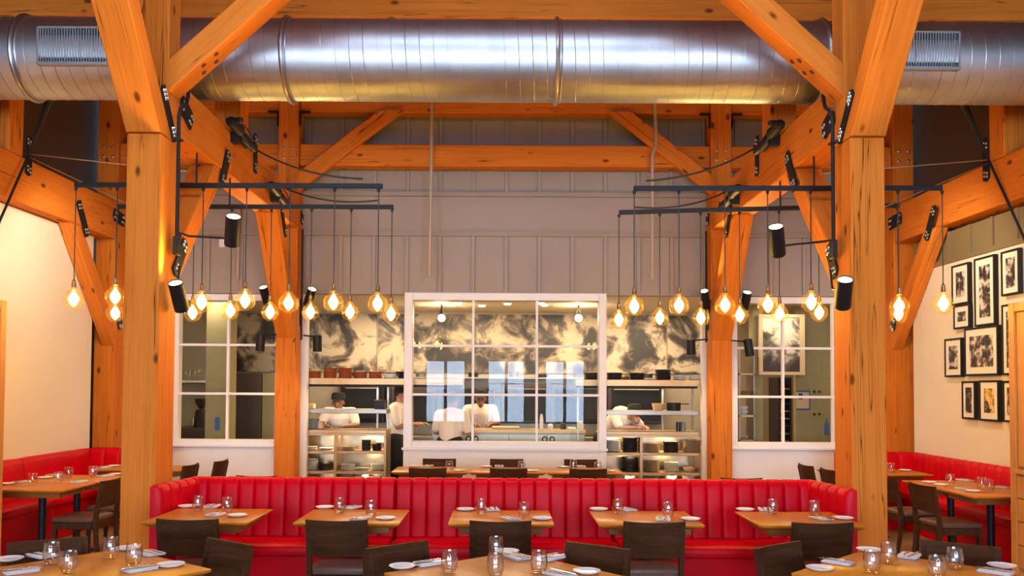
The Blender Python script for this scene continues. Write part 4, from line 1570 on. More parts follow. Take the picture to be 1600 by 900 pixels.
DISH = {'small': (.068, M_DARKCHINA, 'pan'), 'sterra': (.055, M_TERRA, 'pan'), 'swide': (.085, M_CHINA, 'plate'), 'stan': (.085, M_TANCHINA, 'plate'), 'sbowl': (.08, M_CHINA, 'bowl'),
        'white': (.102, M_CHINA, 'plate'), 'tan': (.100, M_TANCHINA, 'plate'), 'grey': (.102, M_GREYCHINA, 'plate'), 'black': (.110, M_DARKCHINA, 'pan'), 'terra': (.097, M_TERRA, 'pan'),
        'wide': (.103, M_CHINA, 'plate'), 'tanbowl': (.10, M_TANCHINA, 'bowl'), 'iron': (.115, M_DARKCHINA, 'pan'), 'wbowl': (.10, M_CHINA, 'bowl')}
STEP = {'small': .0505, 'sterra': .0505, 'swide': .0165, 'stan': .0165, 'sbowl': .0650, 'white': .0165, 'tan': .0165, 'grey': .0165, 'wide': .0165, 'black': .0505, 'terra': .0505, 'tanbowl': .0650, 'iron': .0505, 'wbowl': .0650}


def stack(kind, px_, D, z, n, lab, cat='plate'):
    x = at(px_, 690, D).x
    for i in range(n):
        o = dish(kind)
        o.location = (x, D, z + .001 + i * (STEP[kind] + .0006))
        o.rotation_euler = (0, 0, random.uniform(0, 6))
        tag(o, lab, cat, lab)


zs = {1: .815, 2: .535, 3: .29}
Y_ = 12.30
for (k, px_, row, n, what) in (
        ('white', 485.5, 1, 3, 'white plate in the short stack, end of the top cream-side pass shelf'), ('wide', 510, 1, 2, 'white plate, low pile by the divider on the top cream-side pass shelf'),
        ('tan', 544, 1, 3, 'tan plate piled on the top cream-side pass shelf'), ('small', 572.5, 1, 3, 'small black dish stacked before the brass on the top cream-side pass shelf'), ('small', 589, 1, 2, 'small black dish in the end stack on the top cream-side pass shelf'),
        ('white', 486.5, 2, 9, 'white plate in the tall stack on the middle cream-side pass shelf'), ('black', 511, 2, 2, 'black dish by the divider on the middle cream-side pass shelf'), ('wide', 544, 2, 5, 'white plate in the stack past the divider, middle cream-side pass shelf'), ('grey', 566.5, 2, 2, 'grey plate in the lowest pile on the middle cream-side pass shelf'), ('grey', 590.5, 2, 5, 'grey plate in the end stack on the middle cream-side pass shelf'),
        ('wbowl', 486, 3, 2, 'white bowl at the end of the bottom cream-side pass shelf'), ('white', 542.5, 3, 11, 'white plate stacked past the divider on the bottom cream-side pass shelf'), ('grey', 567, 3, 11, 'grey plate in the middle stack on the bottom cream-side pass shelf'), ('grey', 590, 3, 9, 'grey plate in the end stack on the bottom cream-side pass shelf'),
        ('white', 959, 1, 9, 'white plate in the tall stack on the top picture-side pass shelf'), ('black', 984, 1, 4, 'black dish stacked by the divider on the top picture-side pass shelf'), ('tan', 1020, 1, 7, 'tan plate in the stack past the divider, top picture-side pass shelf'), ('black', 1048, 1, 3, 'black dish between two tan stacks on the top picture-side pass shelf'), ('tan', 1077.5, 1, 10, 'tan plate in the tall end stack on the top picture-side pass shelf'),
        ('tan', 957, 2, 2, 'tan plate in the low pile on the middle picture-side pass shelf'), ('black', 984, 2, 4, 'black dish stacked by the divider on the middle picture-side pass shelf'), ('tan', 1019, 2, 9, 'tan plate in the tall stack on the middle picture-side pass shelf'), ('wide', 1048.5, 2, 8, 'white plate in the stack on the middle picture-side pass shelf'), ('tanbowl', 1077, 2, 1, 'tan bowl at the end of the middle picture-side pass shelf'),
        ('white', 984, 3, 11, 'white plate by the divider on the bottom picture-side pass shelf'), ('white', 1018, 3, 10, 'white plate past the divider on the bottom picture-side pass shelf'), ('wbowl', 1048, 3, 3, 'white bowl stacked on the bottom picture-side pass shelf'), ('wbowl', 1076, 3, 3, 'white bowl in the end stack on the bottom picture-side pass shelf')):
    stack(k, px_, Y_, zs[row], n, what, 'bowl' if k in ('tanbowl', 'wbowl') else 'dish' if k in ('black', 'iron', 'small') else 'plate')
# earthenware on the warming shelves
for j, px_ in enumerate((490, 514.5, 538.5, 562.0, 585.5)):
    stack('terra', px_, 12.36, 1.835, 3 if j in (1, 2) else 2 if j != 3 else 2, 'terracotta dish in the %s stack from the post on the cream-side warming shelf' % ORD[j], 'dish')
stack('wbowl', 608.5, 12.36, 1.835, 1, 'white bowl after the terracotta stacks on the cream-side warming shelf', 'bowl')
stack('iron', 633, 12.36, 1.835, 2, 'dark metal dish by the window frame on the cream-side warming shelf', 'dish')
for j, (k, px_) in enumerate((('iron', 925), ('iron', 960), ('iron', 995))):
    if k == 'iron':
        stack(k, px_, 12.36, 1.835, 2, 'black dish in the %s stack from the window on the picture-side warming shelf' % ORD[j], 'dish')
stack('sterra', 977.5, 12.565, 1.835, 1, 'brown dish between black stacks on the picture-side warming shelf', 'dish')
stack('iron', 1036, 12.36, 1.835, 3, 'black dish in the tallest stack on the picture-side warming shelf', 'dish')
stack('wide', 1062, 12.36, 1.835, 4, 'white plate in the first low stack on the picture-side warming shelf')
stack('wide', 1086, 12.36, 1.835, 4, 'white plate in the low end stack on the picture-side warming shelf')

# things on the pass
sbox('food_tin', 'grey steel tin on the cream-side pass counter by the post', 'tin', at(481, 640, 12.4) * 1 - V((0, 0, at(481, 640, 12.4).z - 1.112)), V((at(496, 640, 12.4).x, 12.55, 1.25)), M_GREY)
sbox('folded_cloth', 'folded pale cloth on the cream-side pass counter beside the grey tin', 'cloth', (at(499, 640, 12.4).x, 12.3, 1.111), (at(507, 640, 12.4).x, 12.45, 1.22), M_PAPER, .01)
sbox('black_container', 'black square container on the cream-side middle pass shelf', 'container', (at(585, 640, 12.3).x, 12.25, 1.402), (at(601, 640, 12.3).x, 12.45, 1.53), M_BLACK, .006)
sbox('cardboard_box', 'small cardboard box at the post end of the cream-side middle pass shelf', 'box', (at(481, 640, 12.3).x, 12.25, 1.402), (at(491, 640, 12.3).x, 12.4, 1.47), M_PAPER)
o = MB().lathe([(0, 0), (.07, 0), (.095, .10), (.085, .10), (.062, .012), (0, .012)], 24).build('mixing_bowl', M_TANCHINA)
o.location = (at(1029, 640, 12.3).x, 12.32, 1.402); tag(o, 'tan bowl standing on the picture-side middle pass shelf', 'bowl')
o = MB().lathe([(0, 0), (.095, 0), (.10, .11), (.092, .11), (.09, .012), (0, .012)], 24).box((.095, -.012, .085), (.22, .012, .10)).build('saucepan', M_BLACK)
o.location = (at(1053, 640, 12.3).x, 12.32, 1.402); tag(o, 'black saucepan standing on the picture-side middle pass shelf', 'pan')
for j, px_ in enumerate((1060, 1068)):
    o = MB().lathe([(0, 0), (.035, 0), (.036, .12), (.03, .125), (.03, .008), (0, .008)], 16).build('utensil_jar', M_GREY if j else M_DARKCHINA)
    for q in range(3):
        pass
    o.location = (at(px_, 650, 12.35).x, 12.36, 1.112); tag(o, 'small %s jar on the picture-side pass counter' % ('grey' if j else 'black'), 'jar')

# middle counter behind the kitchen window
t = thing('kitchen_counter', 'long steel counter with cupboard doors behind the kitchen window', 'counter', (.3, 13.2, 0))
inv = Matrix.Translation(t.location).inverted()
MB().box((-1.05, 12.92, 1.035), (1.25, 13.5, 1.085), .004).build('worktop', M_SHELF, t, inv, smooth=False)
MB().box((-1.05, 12.99, .08), (1.25, 13.48, 1.034), .004).build('carcass', M_STEEL, t, inv, smooth=False)
for i in range(4):
    xa = -1.03 + i * .57
    d = MB().box((xa, 12.965, .12), (xa + .56, 12.988, 1.02), .004).build('door', M_STEEL, t, inv, smooth=False)
    for q in ((.53,) if i % 2 == 0 else (.07,)):
        k = MB().torus((xa + q, 12.945, .945), (0, 1, 0), .035, .009, 20, 6).build('ring_handle', M_BLACK, d)
        k.matrix_parent_inverse = Matrix.Identity(4)
sbox('cutting_board', 'long pale board lying on the counter behind the kitchen window', 'board', (at(769, 660, 13.2).x, 13.1, 1.087), (at(812, 660, 13.2).x, 13.4, 1.12), M_PAPER, .006)
sbox('white_tray', 'white tray on the counter behind the window, between the black pot and the white jug', 'tray', (at(887, 660, 13.2).x, 13.1, 1.087), (at(899.5, 660, 13.2).x, 13.4, 1.115), M_CHINA, .006)
for j, (px_, h, mt, lab) in enumerate(((846, .23, M_CHINA, 'tall white bottle standing on the counter behind the window'), (860, .08, M_CHINA, 'small white pot standing on the counter behind the window'), (880, .10, M_DARKCHINA, 'black pot standing on the counter behind the window'), (907, .12, M_CHINA, 'white jug standing on the counter behind the window'))):
    r = .028 if j == 0 else .045
    o = MB().lathe([(0, 0), (r, 0), (r * 1.05, h * .6), (r * .8, h * .85), (r * .5, h), (0, h)], 16).build('kitchen_bottle' if j == 0 else 'kitchen_pot', mt)
    o.location = (at(px_, 660, 13.2).x, 13.2, 1.086); tag(o, lab, 'bottle' if j == 0 else 'pot')

# cooking line along the rear wall
lx = [(-2.75, -1.95, 'grill range', 'under the cream-side photo panel'), (-1.90, -1.10, 'oven', 'beside the grill range'), (-1.05, -.1, 'griddle', 'behind the kitchen window, cream side'), (-.05, .85, 'double oven', 'behind the middle of the kitchen window'), (.9, 1.7, 'stove', 'behind the kitchen window, picture side'), (1.75, 2.75, 'broiler', 'under the picture-side photo panel')]
for i, (xa, xb, nm, where) in enumerate(lx):
    t = thing(nm.replace(' ', '_'), 'dark steel %s on the cooking line, %s' % (nm, where), 'cooker', ((xa + xb) / 2, 14.7, 0), 0, 'cooking line')
    w = (xb - xa) / 2
    MB().box((-w, -.38, 0), (w, .30, .90), .006).box((-w, .2, .9), (w, .31, 1.10), .004).build('body', M_STEEL, t, smooth=False)
    top = 1.80 if i in (0, 3, 5) else 1.70
    MB().box((-w + .03, -.15, 1.12), (w - .03, .30, top), .01).build('oven_body', M_DKWOOD if i % 2 else M_BLACK, t, smooth=False)
    MB().box((-w + .09, -.18, 1.18), (w - .09, -.152, top - .08), .006).build('oven_door', M_BLACK, t, smooth=False)
    MB().tube([(-w + .12, -.21, top - .11), (w - .12, -.21, top - .11)], .012, 8).build('handle', M_STEEL, t)
    MB().box((-w + .05, -.405, .2), (w - .05, -.382, .8), .004).build('lower_door', M_DKWOOD, t, smooth=False)
sbox('wall_shelf', 'long steel shelf on the kitchen rear wall below the photo panels', 'shelf', (-2.8, 14.68, 1.86), (2.8, 15.045, 1.89), M_STEEL)
for j, x in enumerate((-2.5, -2.2, -1.75, -1.4, -.5, .2, .7, 1.3, 1.7, 2.2, 2.5)):
    o = MB().lathe([(0, 0), (.08, 0), (.085, .05 + .02 * (j % 3)), (.075, .05 + .02 * (j % 3)), (.07, .01), (0, .01)], 20).build('steel_pan', M_STEEL if j % 2 else M_DARKCHINA)
    o.location = (x, 14.85, 1.891); tag(o, '%s pan, %s from the cream side on the kitchen rear shelf' % ('steel' if j % 2 else 'black', (ORD + ['eleventh'])[j]), 'pan', 'pans on the rear shelf')

# two bare bulbs hanging in the kitchen
for px_, s in ((690, 'cream'), (904, 'picture')):
    c = at(px_, 497, 13.6)
    t = thing('kitchen_pendant', 'bright bulb on a short black stem in the kitchen, %s side of the window' % s, 'pendant light', c, 0, 'kitchen bulbs')
    MB().ball((0, 0, 0), .055, 20, 12).build('bulb', M_KBULB, t)
    MB().lathe([(0, .13), (.02, .13), (.03, .10), (.03, .05), (0, .05)], 16).tube([(0, 0, .12), (0, 0, 3.018 - c.z)], .012, 8).build('stem', M_BLACK, t)
for j, (px_, py_) in enumerate(((716, 474), (753, 478), (793, 475), (845, 474), (851, 477))):
    c = at(px_, py_, 13.9); 
    d = (3.012 - HC) / (c.z - HC); c = V((c.x * d, c.y * d, 3.0))
    c.y = min(c.y, 14.6)
    o = MB().lathe([(0, 0), (.05, 0), (.055, .018), (0, .018)], 16).build('ceiling_downlight', M_LAMPFACE)
    o.location = c; tag(o, 'tiny round downlight in the kitchen ceiling, %s from the cream side' % ORD[j], 'downlight', 'kitchen downlights')

# behind the cream-side window
xa, xb = at(322, 560, 13.0).x, at(357, 560, 13.0).x
struct('wall_kitchen_pier', boxes([((xa, 13.0, 0), (xb, 13.4, 3.015))]), M_OLIVE)
struct('wall_kitchen_nook', boxes([((-5.595, 14.2, 0), (xa - .05, 14.3, 3.015))]), simple('nook_grey_wall', (.34, .30, .22), .6))
sbox('glass_shelf', 'pale shelf with glasses behind the cream-side window', 'shelf', (-5.3, 13.88, 1.765), (at(320, 597, 13.9).x, 14.195, 1.80), M_WHITE)
wg = [(0, .0), (.032, .0), (.006, .006), (.005, .07), (.028, .10), (.036, .14), (.030, .18), (.029, .18), (.034, .14), (.026, .10), (0, .078)]
gp = None
for j, px_ in enumerate((283, 290, 297, 304, 311)):
    o = MB().lathe(wg, 16).build('wine_glass', M_GLASS) if gp is None else gp.copy()
    if gp is not None:
        COL.objects.link(o)
    gp = gp or o
    o.location = (at(px_, 590, 14.0).x, 13.99 + .05 * (j % 2), 1.801)
    tag(o, 'stemmed glass, %s on the shelf behind the cream-side window' % ORD[j], 'glass', 'glasses on the kitchen shelf')
sbox('coffee_counter', 'dark counter behind the cream-side window holding the coffee grinder', 'counter', (-5.3, 13.45, 0), (at(320, 670, 13.45).x, 14.15, 1.06), M_DKWOOD)
gx = at(311, 650, 13.6).x
t = thing('coffee_grinder', 'black and chrome coffee grinder on the dark counter behind the cream-side window', 'grinder', (gx, 13.7, 1.061))
MB().rstack(-.09, -.12, .09, .12, [(0, 0), (.02, 0), (.25, .02), (.28, .03)], .03, 3).build('body', M_BLACK, t)
MB().lathe([(.03, .285), (.09, .38), (.10, .44), (.10, .45), (0, .455)], 20).build('hopper', M_BLACK, t)
MB().lathe([(0, .02), (.04, .02), (.045, .14), (0, .15)], 16, (-.11, -.02, 0)).build('dosing_cup', M_CUTL, t)
sbox('dark_cupboard', 'dark wood cupboard behind the kitchen-post half of the cream-side window', 'cupboard', (at(360, 620, 14.5).x, 14.4, 0), (at(410, 620, 14.5).x, 14.9, 1.93), M_DKWOOD)
sbox('olive_door_panel', 'olive panel beside the dark cupboard behind the cream-side window', 'panel', (at(411, 620, 14.5).x, 14.45, 0), (at(440, 620, 14.5).x, 14.9, 1.93), M_OLIVE)
sbox('wall_mounted_tag', 'small blue tag fixed on the olive pier behind the cream-side window', 'tag', (at(336, 660, 12.99).x, 12.984, at(336, 672, 12.99).z), (at(343, 660, 12.99).x, 12.999, at(343, 652, 12.99).z), M_BLUE, 0)

# behind the picture-side window
xr0 = at(1243, 600, 13.6).x
struct('wall_kitchen_partition', boxes([((xr0, 13.6, 0), (5.595, 13.7, 3.015))]), M_OLIVE)
struct('wall_kitchen_pier_right', boxes([((at(1176, 600, 13.4).x, 13.4, 0), (at(1192, 600, 13.4).x, 13.6, 3.015))]), M_OLIVE)
xm0, xm1 = at(1186, 540, 13.3).x, at(1258, 540, 13.3).x
t = thing('hanging_photo', 'big pale-framed black and white photo behind the picture-side window', 'picture', ((xm0 + xm1) / 2, 13.32, 0))
inv = Matrix.Translation(t.location).inverted()
z0, z1 = at(1220, 586, 13.3).z, at(1220, 491, 13.3).z
f = MB()
for lo, hi in (((xm0, 13.30, z0), (xm0 + .06, 13.345, z1)), ((xm1 - .08, 13.30, z0), (xm1, 13.345, z1)), ((xm0 + .06, 13.30, z0), (xm1 - .08, 13.345, z0 + .05)), ((xm0 + .06, 13.30, z1 - .05), (xm1 - .08, 13.345, z1))):
    f.box(lo, hi, .003)
f.build('frame', M_PAPER, t, inv, smooth=False)
MB().box((xm0 + .06, 13.315, z0 + .05), (xm1 - .08, 13.335, z1 - .05)).build('print', photo_print('kitchen_photo', (1.6, 1.6, 1.6), (.03, .02, .015), (.14, .11, .08), (.66, .58, .46), 77, 4, (.44, .52, .58)), t, inv, smooth=False)
tx0, tx1 = at(1221, 640, 13.7).x, at(1242, 640, 13.7).x
t = thing('tray_rack', 'tall dark rack of steel trays behind the picture-side window', 'rack', ((tx0 + tx1) / 2, 14.1, 0))
w = (tx1 - tx0) / 2
MB().box((-w, -.25, 0), (-w + .03, .25, 1.9)).box((w - .03, -.25, 0), (w, .25, 1.9)).box((-w + .03, .22, .02), (w - .03, .25, 1.9)).build('rack_frame', M_BLACK, t, smooth=False)
for k in range(9):
    MB().box((-w + .035, -.24, .75 + k * .12), (w - .035, .21, .77 + k * .12), .002).build('tray', M_STEEL if k % 3 else M_DARKCHINA, t, smooth=False)
pp = [at(1244.5, 641, 13.59), at(1266, 610, 13.59)]
t = thing('hanging_notice', 'tan paper with blue tape edges stuck on the olive wall behind the picture-side window', 'notice', ((pp[0].x + pp[1].x) / 2, 13.598, (pp[0].z + pp[1].z) / 2))
w, h = (pp[1].x - pp[0].x) / 2, (pp[1].z - pp[0].z) / 2
MB().box((-w, -.004, -h), (w, 0, h)).build('paper', M_PAPER, t, smooth=False)
MB().box((-w, -.007, h - .03), (w, -.0045, h)).box((-w, -.007, -h), (w, -.0045, -h + .03)).box((w - .02, -.007, -h + .03), (w, -.0045, h - .03)).build('tape', M_BLUE, t, smooth=False)
MB().box((-w * .7, -.006, h * .1), (-w * .1, -.0045, h * .7)).build('dark_patch', M_DKWOOD, t, smooth=False)
for j, (x, y_) in enumerate(((1272, 612), (1280, 612), (1272, 647), (1280, 647))):
    c = at(x, y_, 13.585)
    o = MB().ball((0, 0, 0), .02, 10, 6).build('wall_mounted_peg', M_BLACK); o.location = c + V((0, -.006, 0))
    tag(o, 'black knob, %s, on the olive wall behind the picture-side window' % ['upper one by the notice', 'upper one away from the notice', 'lower one by the notice', 'lower one away from the notice'][j], 'knob', 'black knobs')
c = at(1291.5, 670, 13.58)
o = MB().box((-.035, -.02, -.10), (.035, .015, .09), .008).tube([(0, 0, .09), (0, 0, .16)], .012, 8).build('hanging_tool', M_BLUE)
o.location = c; tag(o, 'blue tool hanging on the olive wall behind the picture-side window', 'tool')
xs0, xs1 = at(1149, 640, 13.2).x, at(1174, 640, 13.2).x
t = thing('kitchen_shelving', 'narrow open shelving behind the picture-side window next to the kitchen post', 'shelving', ((xs0 + xs1) / 2, 13.2, 0))
w = (xs1 - xs0) / 2
for z in (.95, 1.32, 1.62, 1.95):
    MB().box((-w, -.2, z - .03), (w, .2, z), .002).build('shelf', M_SHELF, t, smooth=False)
for x in (-w, w - .025):
    MB().box((x, -.2, 0), (x + .025, .2, 2.3), .002).build('upright', M_STEEL, t, smooth=False)
for j, (z, k, n) in enumerate(((1.32, 'sbowl', 2), (.95, 'swide', 3), (1.62, 'stan', 4))):
    stack(k, 1161.5, 13.2, z, n, '%s on the narrow shelving behind the picture-side window' % ['white bowl', 'wide white plate', 'tan plate'][j], 'bowl' if k == 'sbowl' else 'plate')


# ------------------------------------------------------------------ kitchen staff
def remesh(o, vs):
    m = o.modifiers.new('remesh', 'REMESH')
    m.mode = 'VOXEL'
    m.voxel_size = vs
    m.use_smooth_shade = True
    s = o.modifiers.new('smooth', 'SMOOTH')
    s.iterations = 3
    s.factor = .5


def hand(m, w, d, up, r=.009):
    """palm with four fingers and a thumb; w wrist, d direction, up = back of the hand"""
    d, up = V(d).normalized(), V(up).normalized()
    sd = d.cross(up).normalized()
    c = w + d * .05
    for k in (-1.2, -.4, .4, 1.2):
        m.capsule(w + sd * k * .010, w + d * .085 + sd * k * .018, .016, .014, 8)
    for k, L_ in ((-1.5, .058), (-.5, .072), (.5, .078), (1.5, .068)):
        a = w + d * .085 + sd * k * .0165
        b = a + d * L_ * .55 - up * .012
        e = b + d * L_ * .35 - up * .030
        m.capsule(a, b, r, r * .95, 8); m.capsule(b, e, r * .95, r * .8, 8)
    a = w + d * .030 + sd * .026
    b = a + d * .035 + sd * .030 - up * .012
    m.capsule(a, b, .012, .011, 8); m.capsule(b, b + d * .030 + sd * .006 - up * .012, .011, .009, 8)
    return c


def person(lab, loc, rz, P, skin, legs='black', cap=None, hair=True, apron=True, sc=1.0):
    t = thing('person', lab, 'person', loc, rz, 'kitchen staff')
    t.scale = (sc, sc, sc)
    hip, chest, neck, head = V(P['hip']), V(P['chest']), V(P['neck']), V(P['head'])
    hd = V(P.get('look', (0, -1, 0))).normalized()
    b = MB()
    b.capsule(neck + (chest - neck) * .2, head + V((0, 0, -.05)) - hd * .015, .060, .055)
    up = (head - neck).normalized()
    # skull, jaw, nose, ears
    b.ball(head + V((0, 0, .02)), .098, 18, 12, (.80, .98, 1.10))
    b.capsule(head - hd * .0 + V((0, 0, -.03)), head + hd * .045 + V((0, 0, -.085)), .066, .042)
    b.capsule(head + hd * .088 + V((0, 0, .02)), head + hd * .112 + V((0, 0, -.022)), .012, .016, 8)
    sd = V((-hd.y, hd.x, 0)).normalized()
    for s in (-1, 1):
        b.ball(head + sd * s * .082 + V((0, 0, -.005)), .026, 10, 6, (.6, .8, 1.2))
        b.ball(head + hd * .078 + sd * s * .034 + V((0, 0, .035)), .018, 8, 6)
    b.ball(head + hd * .092 + V((0, 0, -.052)), .020, 10, 6, (1.1, .8, .5))
    b.capsule(hip, chest, .135, .15, 16)
    for s in (0, 1):
        sh, el, wr = V(P['sh'][s]), V(P['el'][s]), V(P['wr'][s])
        b.capsule(chest + V((0, 0, .04)), sh, .09, .062)
        b.capsule(sh, el, .058, .044); b.capsule(el, wr, .044, .029)
        dd = (wr - el).normalized()
        upv = V((0, 0, 1)) - dd * dd.z
        hand(b, wr, V(P.get('hd', (0, 0, 0))) + dd, upv if upv.length > .1 else V((0, -1, 0)))
        hp, kn, an = V(P['hp'][s]), V(P['kn'][s]), V(P['an'][s])
        b.capsule(hp, kn, .085, .058); b.capsule(kn, an, .056, .040)
        b.capsule(an, an + V((0, -.12, -.05)), .04, .034)
    o = b.build('body', skin, t)
    remesh(o, .0085)
    e = MB()
    for s in (-1, 1):
        e.ball(head + hd * .0945 + sd * s * .034 + V((0, 0, .034)), .009, 8, 6)
    e.build('eyes', M_HAIR, t)
    j = MB()
    lo = V(P.get('hem', P['hip'])) 
    j.capsule(lo, chest, .165, .182, 16)
    j.ball((lo + chest) / 2, .17, 16, 10, (1.08, 1, 1))
    j.capsule(chest + V((0, 0, .02)), neck + (chest - neck) * .25, .12, .078)
    for s in (0, 1):
        sh, el = V(P['sh'][s]), V(P['el'][s])
        j.capsule(chest + V((0, 0, .05)), sh, .115, .082)
        j.capsule(sh, sh.lerp(el, .78), .082, .070)
    o = j.build('jacket', M_JACKET, t)
    remesh(o, .014)
    tr = MB()
    tr.capsule(V(P['hip']) + V((.06, 0, -.02)), V(P['hip']) + V((-.06, 0, -.02)), .15, .15)
    for s in (0, 1):
        hp, kn, an = V(P['hp'][s]), V(P['kn'][s]), V(P['an'][s])
        tr.capsule(hp, kn, .112, .082); tr.capsule(kn, an + V((0, 0, .02)), .082, .066)
    o = tr.build('trousers', M_APRON, t)
    remesh(o, .016)
    for s in (0, 1):
        an = V(P['an'][s])
        MB().capsule(an + V((0, .03, -.045)), an + V((0, -.14, -.048)), .045, .042).build('shoe', M_BLACK, t)
    if hair:
        h = MB()
        h.ball(head + V((0, 0, .045)) - hd * .014, .104, 18, 10, (.82, 1.0, .98))
        o = h.build('hair', M_HAIR, t)
    if cap:
        h = MB()
        M = Matrix.Translation(head + V((0, 0, .06)))
        h.lathe([(.100, -.015), (.106, 0), (.104, .06), (.085, .09), (.0, .098)], 20, M=M)
        h.ball(head + hd * .10 + V((0, 0, .055)), .07, 14, 6, (1.0, 1.0, .14))
        h.build('cap', M_APRON, t)
    if apron:
        a = MB()
        hp = V(P['hip'])
        prof_ = []
        for (z, r) in ((hp.z + .06, .178), (hp.z - .10, .19), (.62, .20), (.42, .205)):
            for k in range(9):
                an = -PI * .5 + (k - 4) / 4 * 1.9
                prof_.append((hp.x + r * 1.12 * math.cos(an), hp.y + r * math.sin(an), z))
        fs = [(r * 9 + k, r * 9 + k + 1, r * 9 + 10 + k, r * 9 + 9 + k) for r in range(3) for k in range(8)]
        a.add(prof_, fs)
        o = a.build('apron', M_APRON, t)
        s_ = o.modifiers.new('solid', 'SOLIDIFY'); s_.thickness = .006
    return t


LEG = dict(hp=[(-.09, 0, .90), (.09, 0, .90)], kn=[(-.10, -.02, .50), (.10, -.02, .50)], an=[(-.10, .02, .09), (.10, .02, .09)])
# bending over the cream-side pass, arms spread, face down to the work
person('kitchen worker in a white jacket bending over the cream-side pass with elbows out', (at(532, 640, 13.1).x, 13.12, 0), 0,
       dict(hip=(0, .18, .92), chest=(0, -.04, 1.24), neck=(0, -.12, 1.38), head=(0, -.20, 1.475), look=(0, -1, -.25), sh=[(-.19, -.07, 1.33), (.19, -.07, 1.33)], el=[(-.27, -.17, 1.14), (.27, -.17, 1.14)], wr=[(-.12, -.36, 1.13), (.12, -.36, 1.13)],
            hp=[(-.09, .18, .88), (.09, .18, .88)], kn=[(-.10, .14, .48), (.10, .14, .48)], an=[(-.10, .20, .09), (.10, .20, .09)]), M_SKIN2, cap=True, hair=False)
# standing in the gap, side on
person('kitchen worker in white jacket, black apron and cap standing side on by the window frame', (at(622, 640, 12.98).x, 12.98, 0), PI / 2 - .15,
       dict(hip=(0, .0, .95), chest=(0, .0, 1.32), neck=(0, -.01, 1.47), head=(0, -.05, 1.595), hem=(0, 0, .98), sh=[(-.19, 0, 1.39), (.19, 0, 1.39)], el=[(-.23, -.06, 1.13), (.23, -.06, 1.13)], wr=[(-.17, -.30, 1.16), (.17, -.30, 1.16)], **LEG), M_SKIN, cap=True, hair=True)
# seen from behind through the window
person('kitchen worker with short dark hair and pale jacket seen from behind through the window', (at(705, 640, 12.55).x, 12.52, 0), PI - .45,
       dict(hip=(0, .03, .93), chest=(0, -.01, 1.25), neck=(0, -.03, 1.40), head=(0, -.06, 1.515), hem=(0, .02, 1.0), look=(0, -1, -.1), sh=[(-.20, -.01, 1.31), (.20, -.01, 1.31)], el=[(-.27, -.03, 1.06), (.27, -.03, 1.06)], wr=[(-.20, -.24, 1.04), (.20, -.24, 1.04)], **LEG), M_SKIN, cap=None, hair=True, apron=False)
# facing the hall behind the counter
person('kitchen worker in white jacket and dark cap, head bowed, behind the counter in the window', (at(750, 640, 13.98).x, 13.97, 0), .1,
       dict(hip=(0, .05, .95), chest=(0, -.02, 1.29), neck=(0, -.06, 1.43), head=(0, -.12, 1.535), look=(0, -1, -.5), sh=[(-.20, -.02, 1.36), (.20, -.02, 1.36)], el=[(-.27, -.08, 1.15), (.27, -.08, 1.15)], wr=[(-.10, -.26, 1.13), (.17, -.24, 1.14)], **LEG), M_SKIN2, cap=True, hair=True, apron=False, sc=1.0)
# bent low over the picture-side pass
person('kitchen worker in a white jacket bent low behind the picture-side pass, back rounded', (at(968, 640, 13.2).x, 13.15, 0), .75,
       dict(hip=(0, .30, .95), chest=(0, -.02, 1.27), neck=(0, -.17, 1.31), head=(0, -.28, 1.33), look=(0, -1, -.7), sh=[(-.20, -.06, 1.28), (.20, -.06, 1.28)], el=[(-.27, -.22, 1.12), (.27, -.22, 1.12)], wr=[(-.12, -.38, 1.13), (.14, -.38, 1.13)],
            hp=[(-.09, .28, .88), (.09, .28, .88)], kn=[(-.10, .22, .48), (.10, .22, .48)], an=[(-.10, .28, .09), (.10, .28, .09)]), M_SKIN, cap=True, hair=False, apron=False)


# ------------------------------------------------------------------ light
def lamp(kind, name, loc, energy, col, size=.2, target=None, spot=None, portal=False, sy=None):
    ld = bpy.data.lights.new(name, kind)
    ld.energy = energy
    ld.color = col
    if kind == 'AREA':
        ld.size = size
        if sy:
            ld.shape = 'RECTANGLE'; ld.size_y = sy
        if portal:
            ld.cycles.is_portal = True
    else:
        ld.shadow_soft_size = size
    if spot:
        ld.spot_size = math.radians(spot)
        ld.spot_blend = .7
    o = bpy.data.objects.new(name, ld)
    COL.objects.link(o)
    o.location = loc
    if target is not None:
        o.rotation_mode = 'QUATERNION'
        o.rotation_quaternion = (V(target) - V(loc)).to_track_quat('-Z', 'Y')
    return o


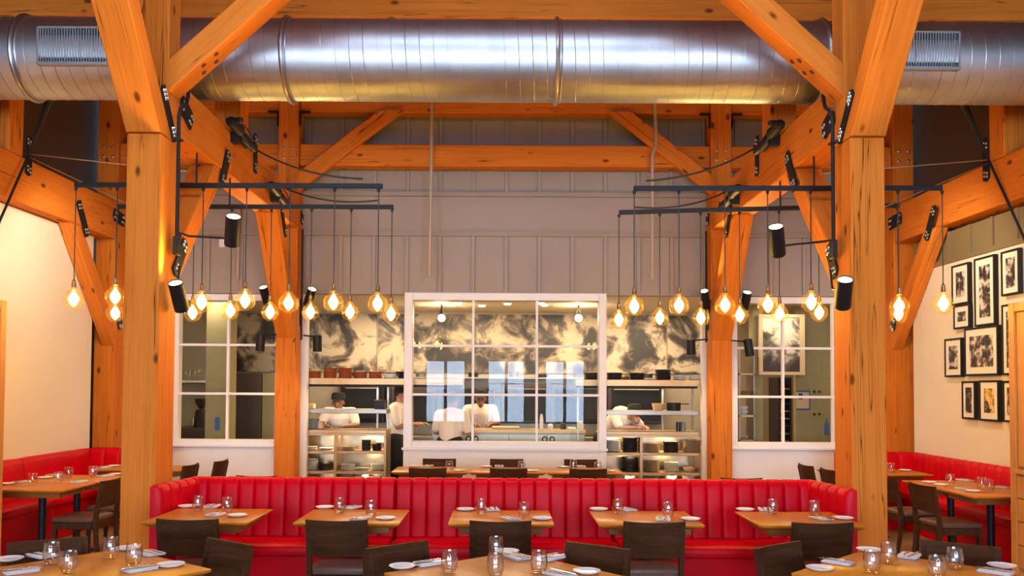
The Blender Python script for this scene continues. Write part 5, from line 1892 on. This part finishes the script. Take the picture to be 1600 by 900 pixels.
w = bpy.data.worlds.new('sky')
SC.world = w
w.use_nodes = True
bg = w.node_tree.nodes['Background']
bg.inputs['Color'].default_value = (.62, .80, 1.08, 1)
bg.inputs['Strength'].default_value = SKY
for a, b, z0, z1 in WINS:
    lamp('AREA', 'window_portal', ((a + b) / 2, -9.16, (z0 + z1) / 2), 1, (1, 1, 1), b - a, ((a + b) / 2, 5, (z0 + z1) / 2), portal=True, sy=z1 - z0)
lamp('AREA', 'skylight_portal', (0, (SK[2] + SK[3]) / 2, 6.47), 1, (1, 1, 1), SK[1] - SK[0], (0, (SK[2] + SK[3]) / 2, 0), portal=True, sy=SK[3] - SK[2])

WARM = (1.0, .70, .38)
# wall washers over the side aisles
for s, sg in SIDES.items():
    for yy in (6.0, 9.4):
        lamp('SPOT', 'aisle_lamp', (sg * 3.9, yy, 3.9), AISLE, (1.0, .88, .70), .12, (sg * 5.4, yy + 1.0, 2.0), 125)
# kitchen ceiling lamps
for x in (-2.2, -.4, 1.2, 2.6):
    lamp('AREA', 'kitchen_lamp', (x, 13.9, 2.98), KIT, (1.0, .76, .46), .8, (x, 13.9, 0))
for x in (-4.4, 4.3):
    lamp('AREA', 'kitchen_side_lamp', (x, 12.9, 2.98), KIT * .22, (1.0, .86, .62), .5, (x, 12.9, 0))
# warming lamps under the pass shelves; small fill lamps added to brighten the dishes
for x in (-2.4, -1.9, 1.8, 2.4):
    lamp('AREA', 'warming_lamp', (x, 12.37, 1.70), 6, (1.0, .72, .38), .25, (x, 12.37, 0))
    for zz in (.77, .49):
        lamp('AREA', 'shelf_fill', (x, 12.22, zz), 2.2, (1.0, .74, .42), .12, (x, 12.45, zz - .3))
    lamp('AREA', 'shelf_fill', (x, 12.36, 1.02), 5, (1.0, .72, .38), .2, (x, 12.5, .3))

# ------------------------------------------------------------------ render look
SC.view_settings.view_transform = 'Standard'
SC.view_settings.look = 'None'
SC.view_settings.exposure = EXPO
SC.view_settings.gamma = 1.0
SC.view_settings.use_curve_mapping = False
cy = SC.cycles
cy.use_denoising = True
try:
    cy.denoiser = 'OPENIMAGEDENOISE'
    cy.denoising_input_passes = 'RGB_ALBEDO_NORMAL'
except Exception:
    pass
cy.use_light_tree = True
cy.max_bounces = 8
cy.diffuse_bounces = 4
cy.glossy_bounces = 4
cy.transmission_bounces = 4
cy.transparent_max_bounces = 24
cy.caustics_reflective = False
cy.caustics_refractive = False
cy.sample_clamp_indirect = 6.0
cy.use_adaptive_sampling = True
cy.adaptive_threshold = .02
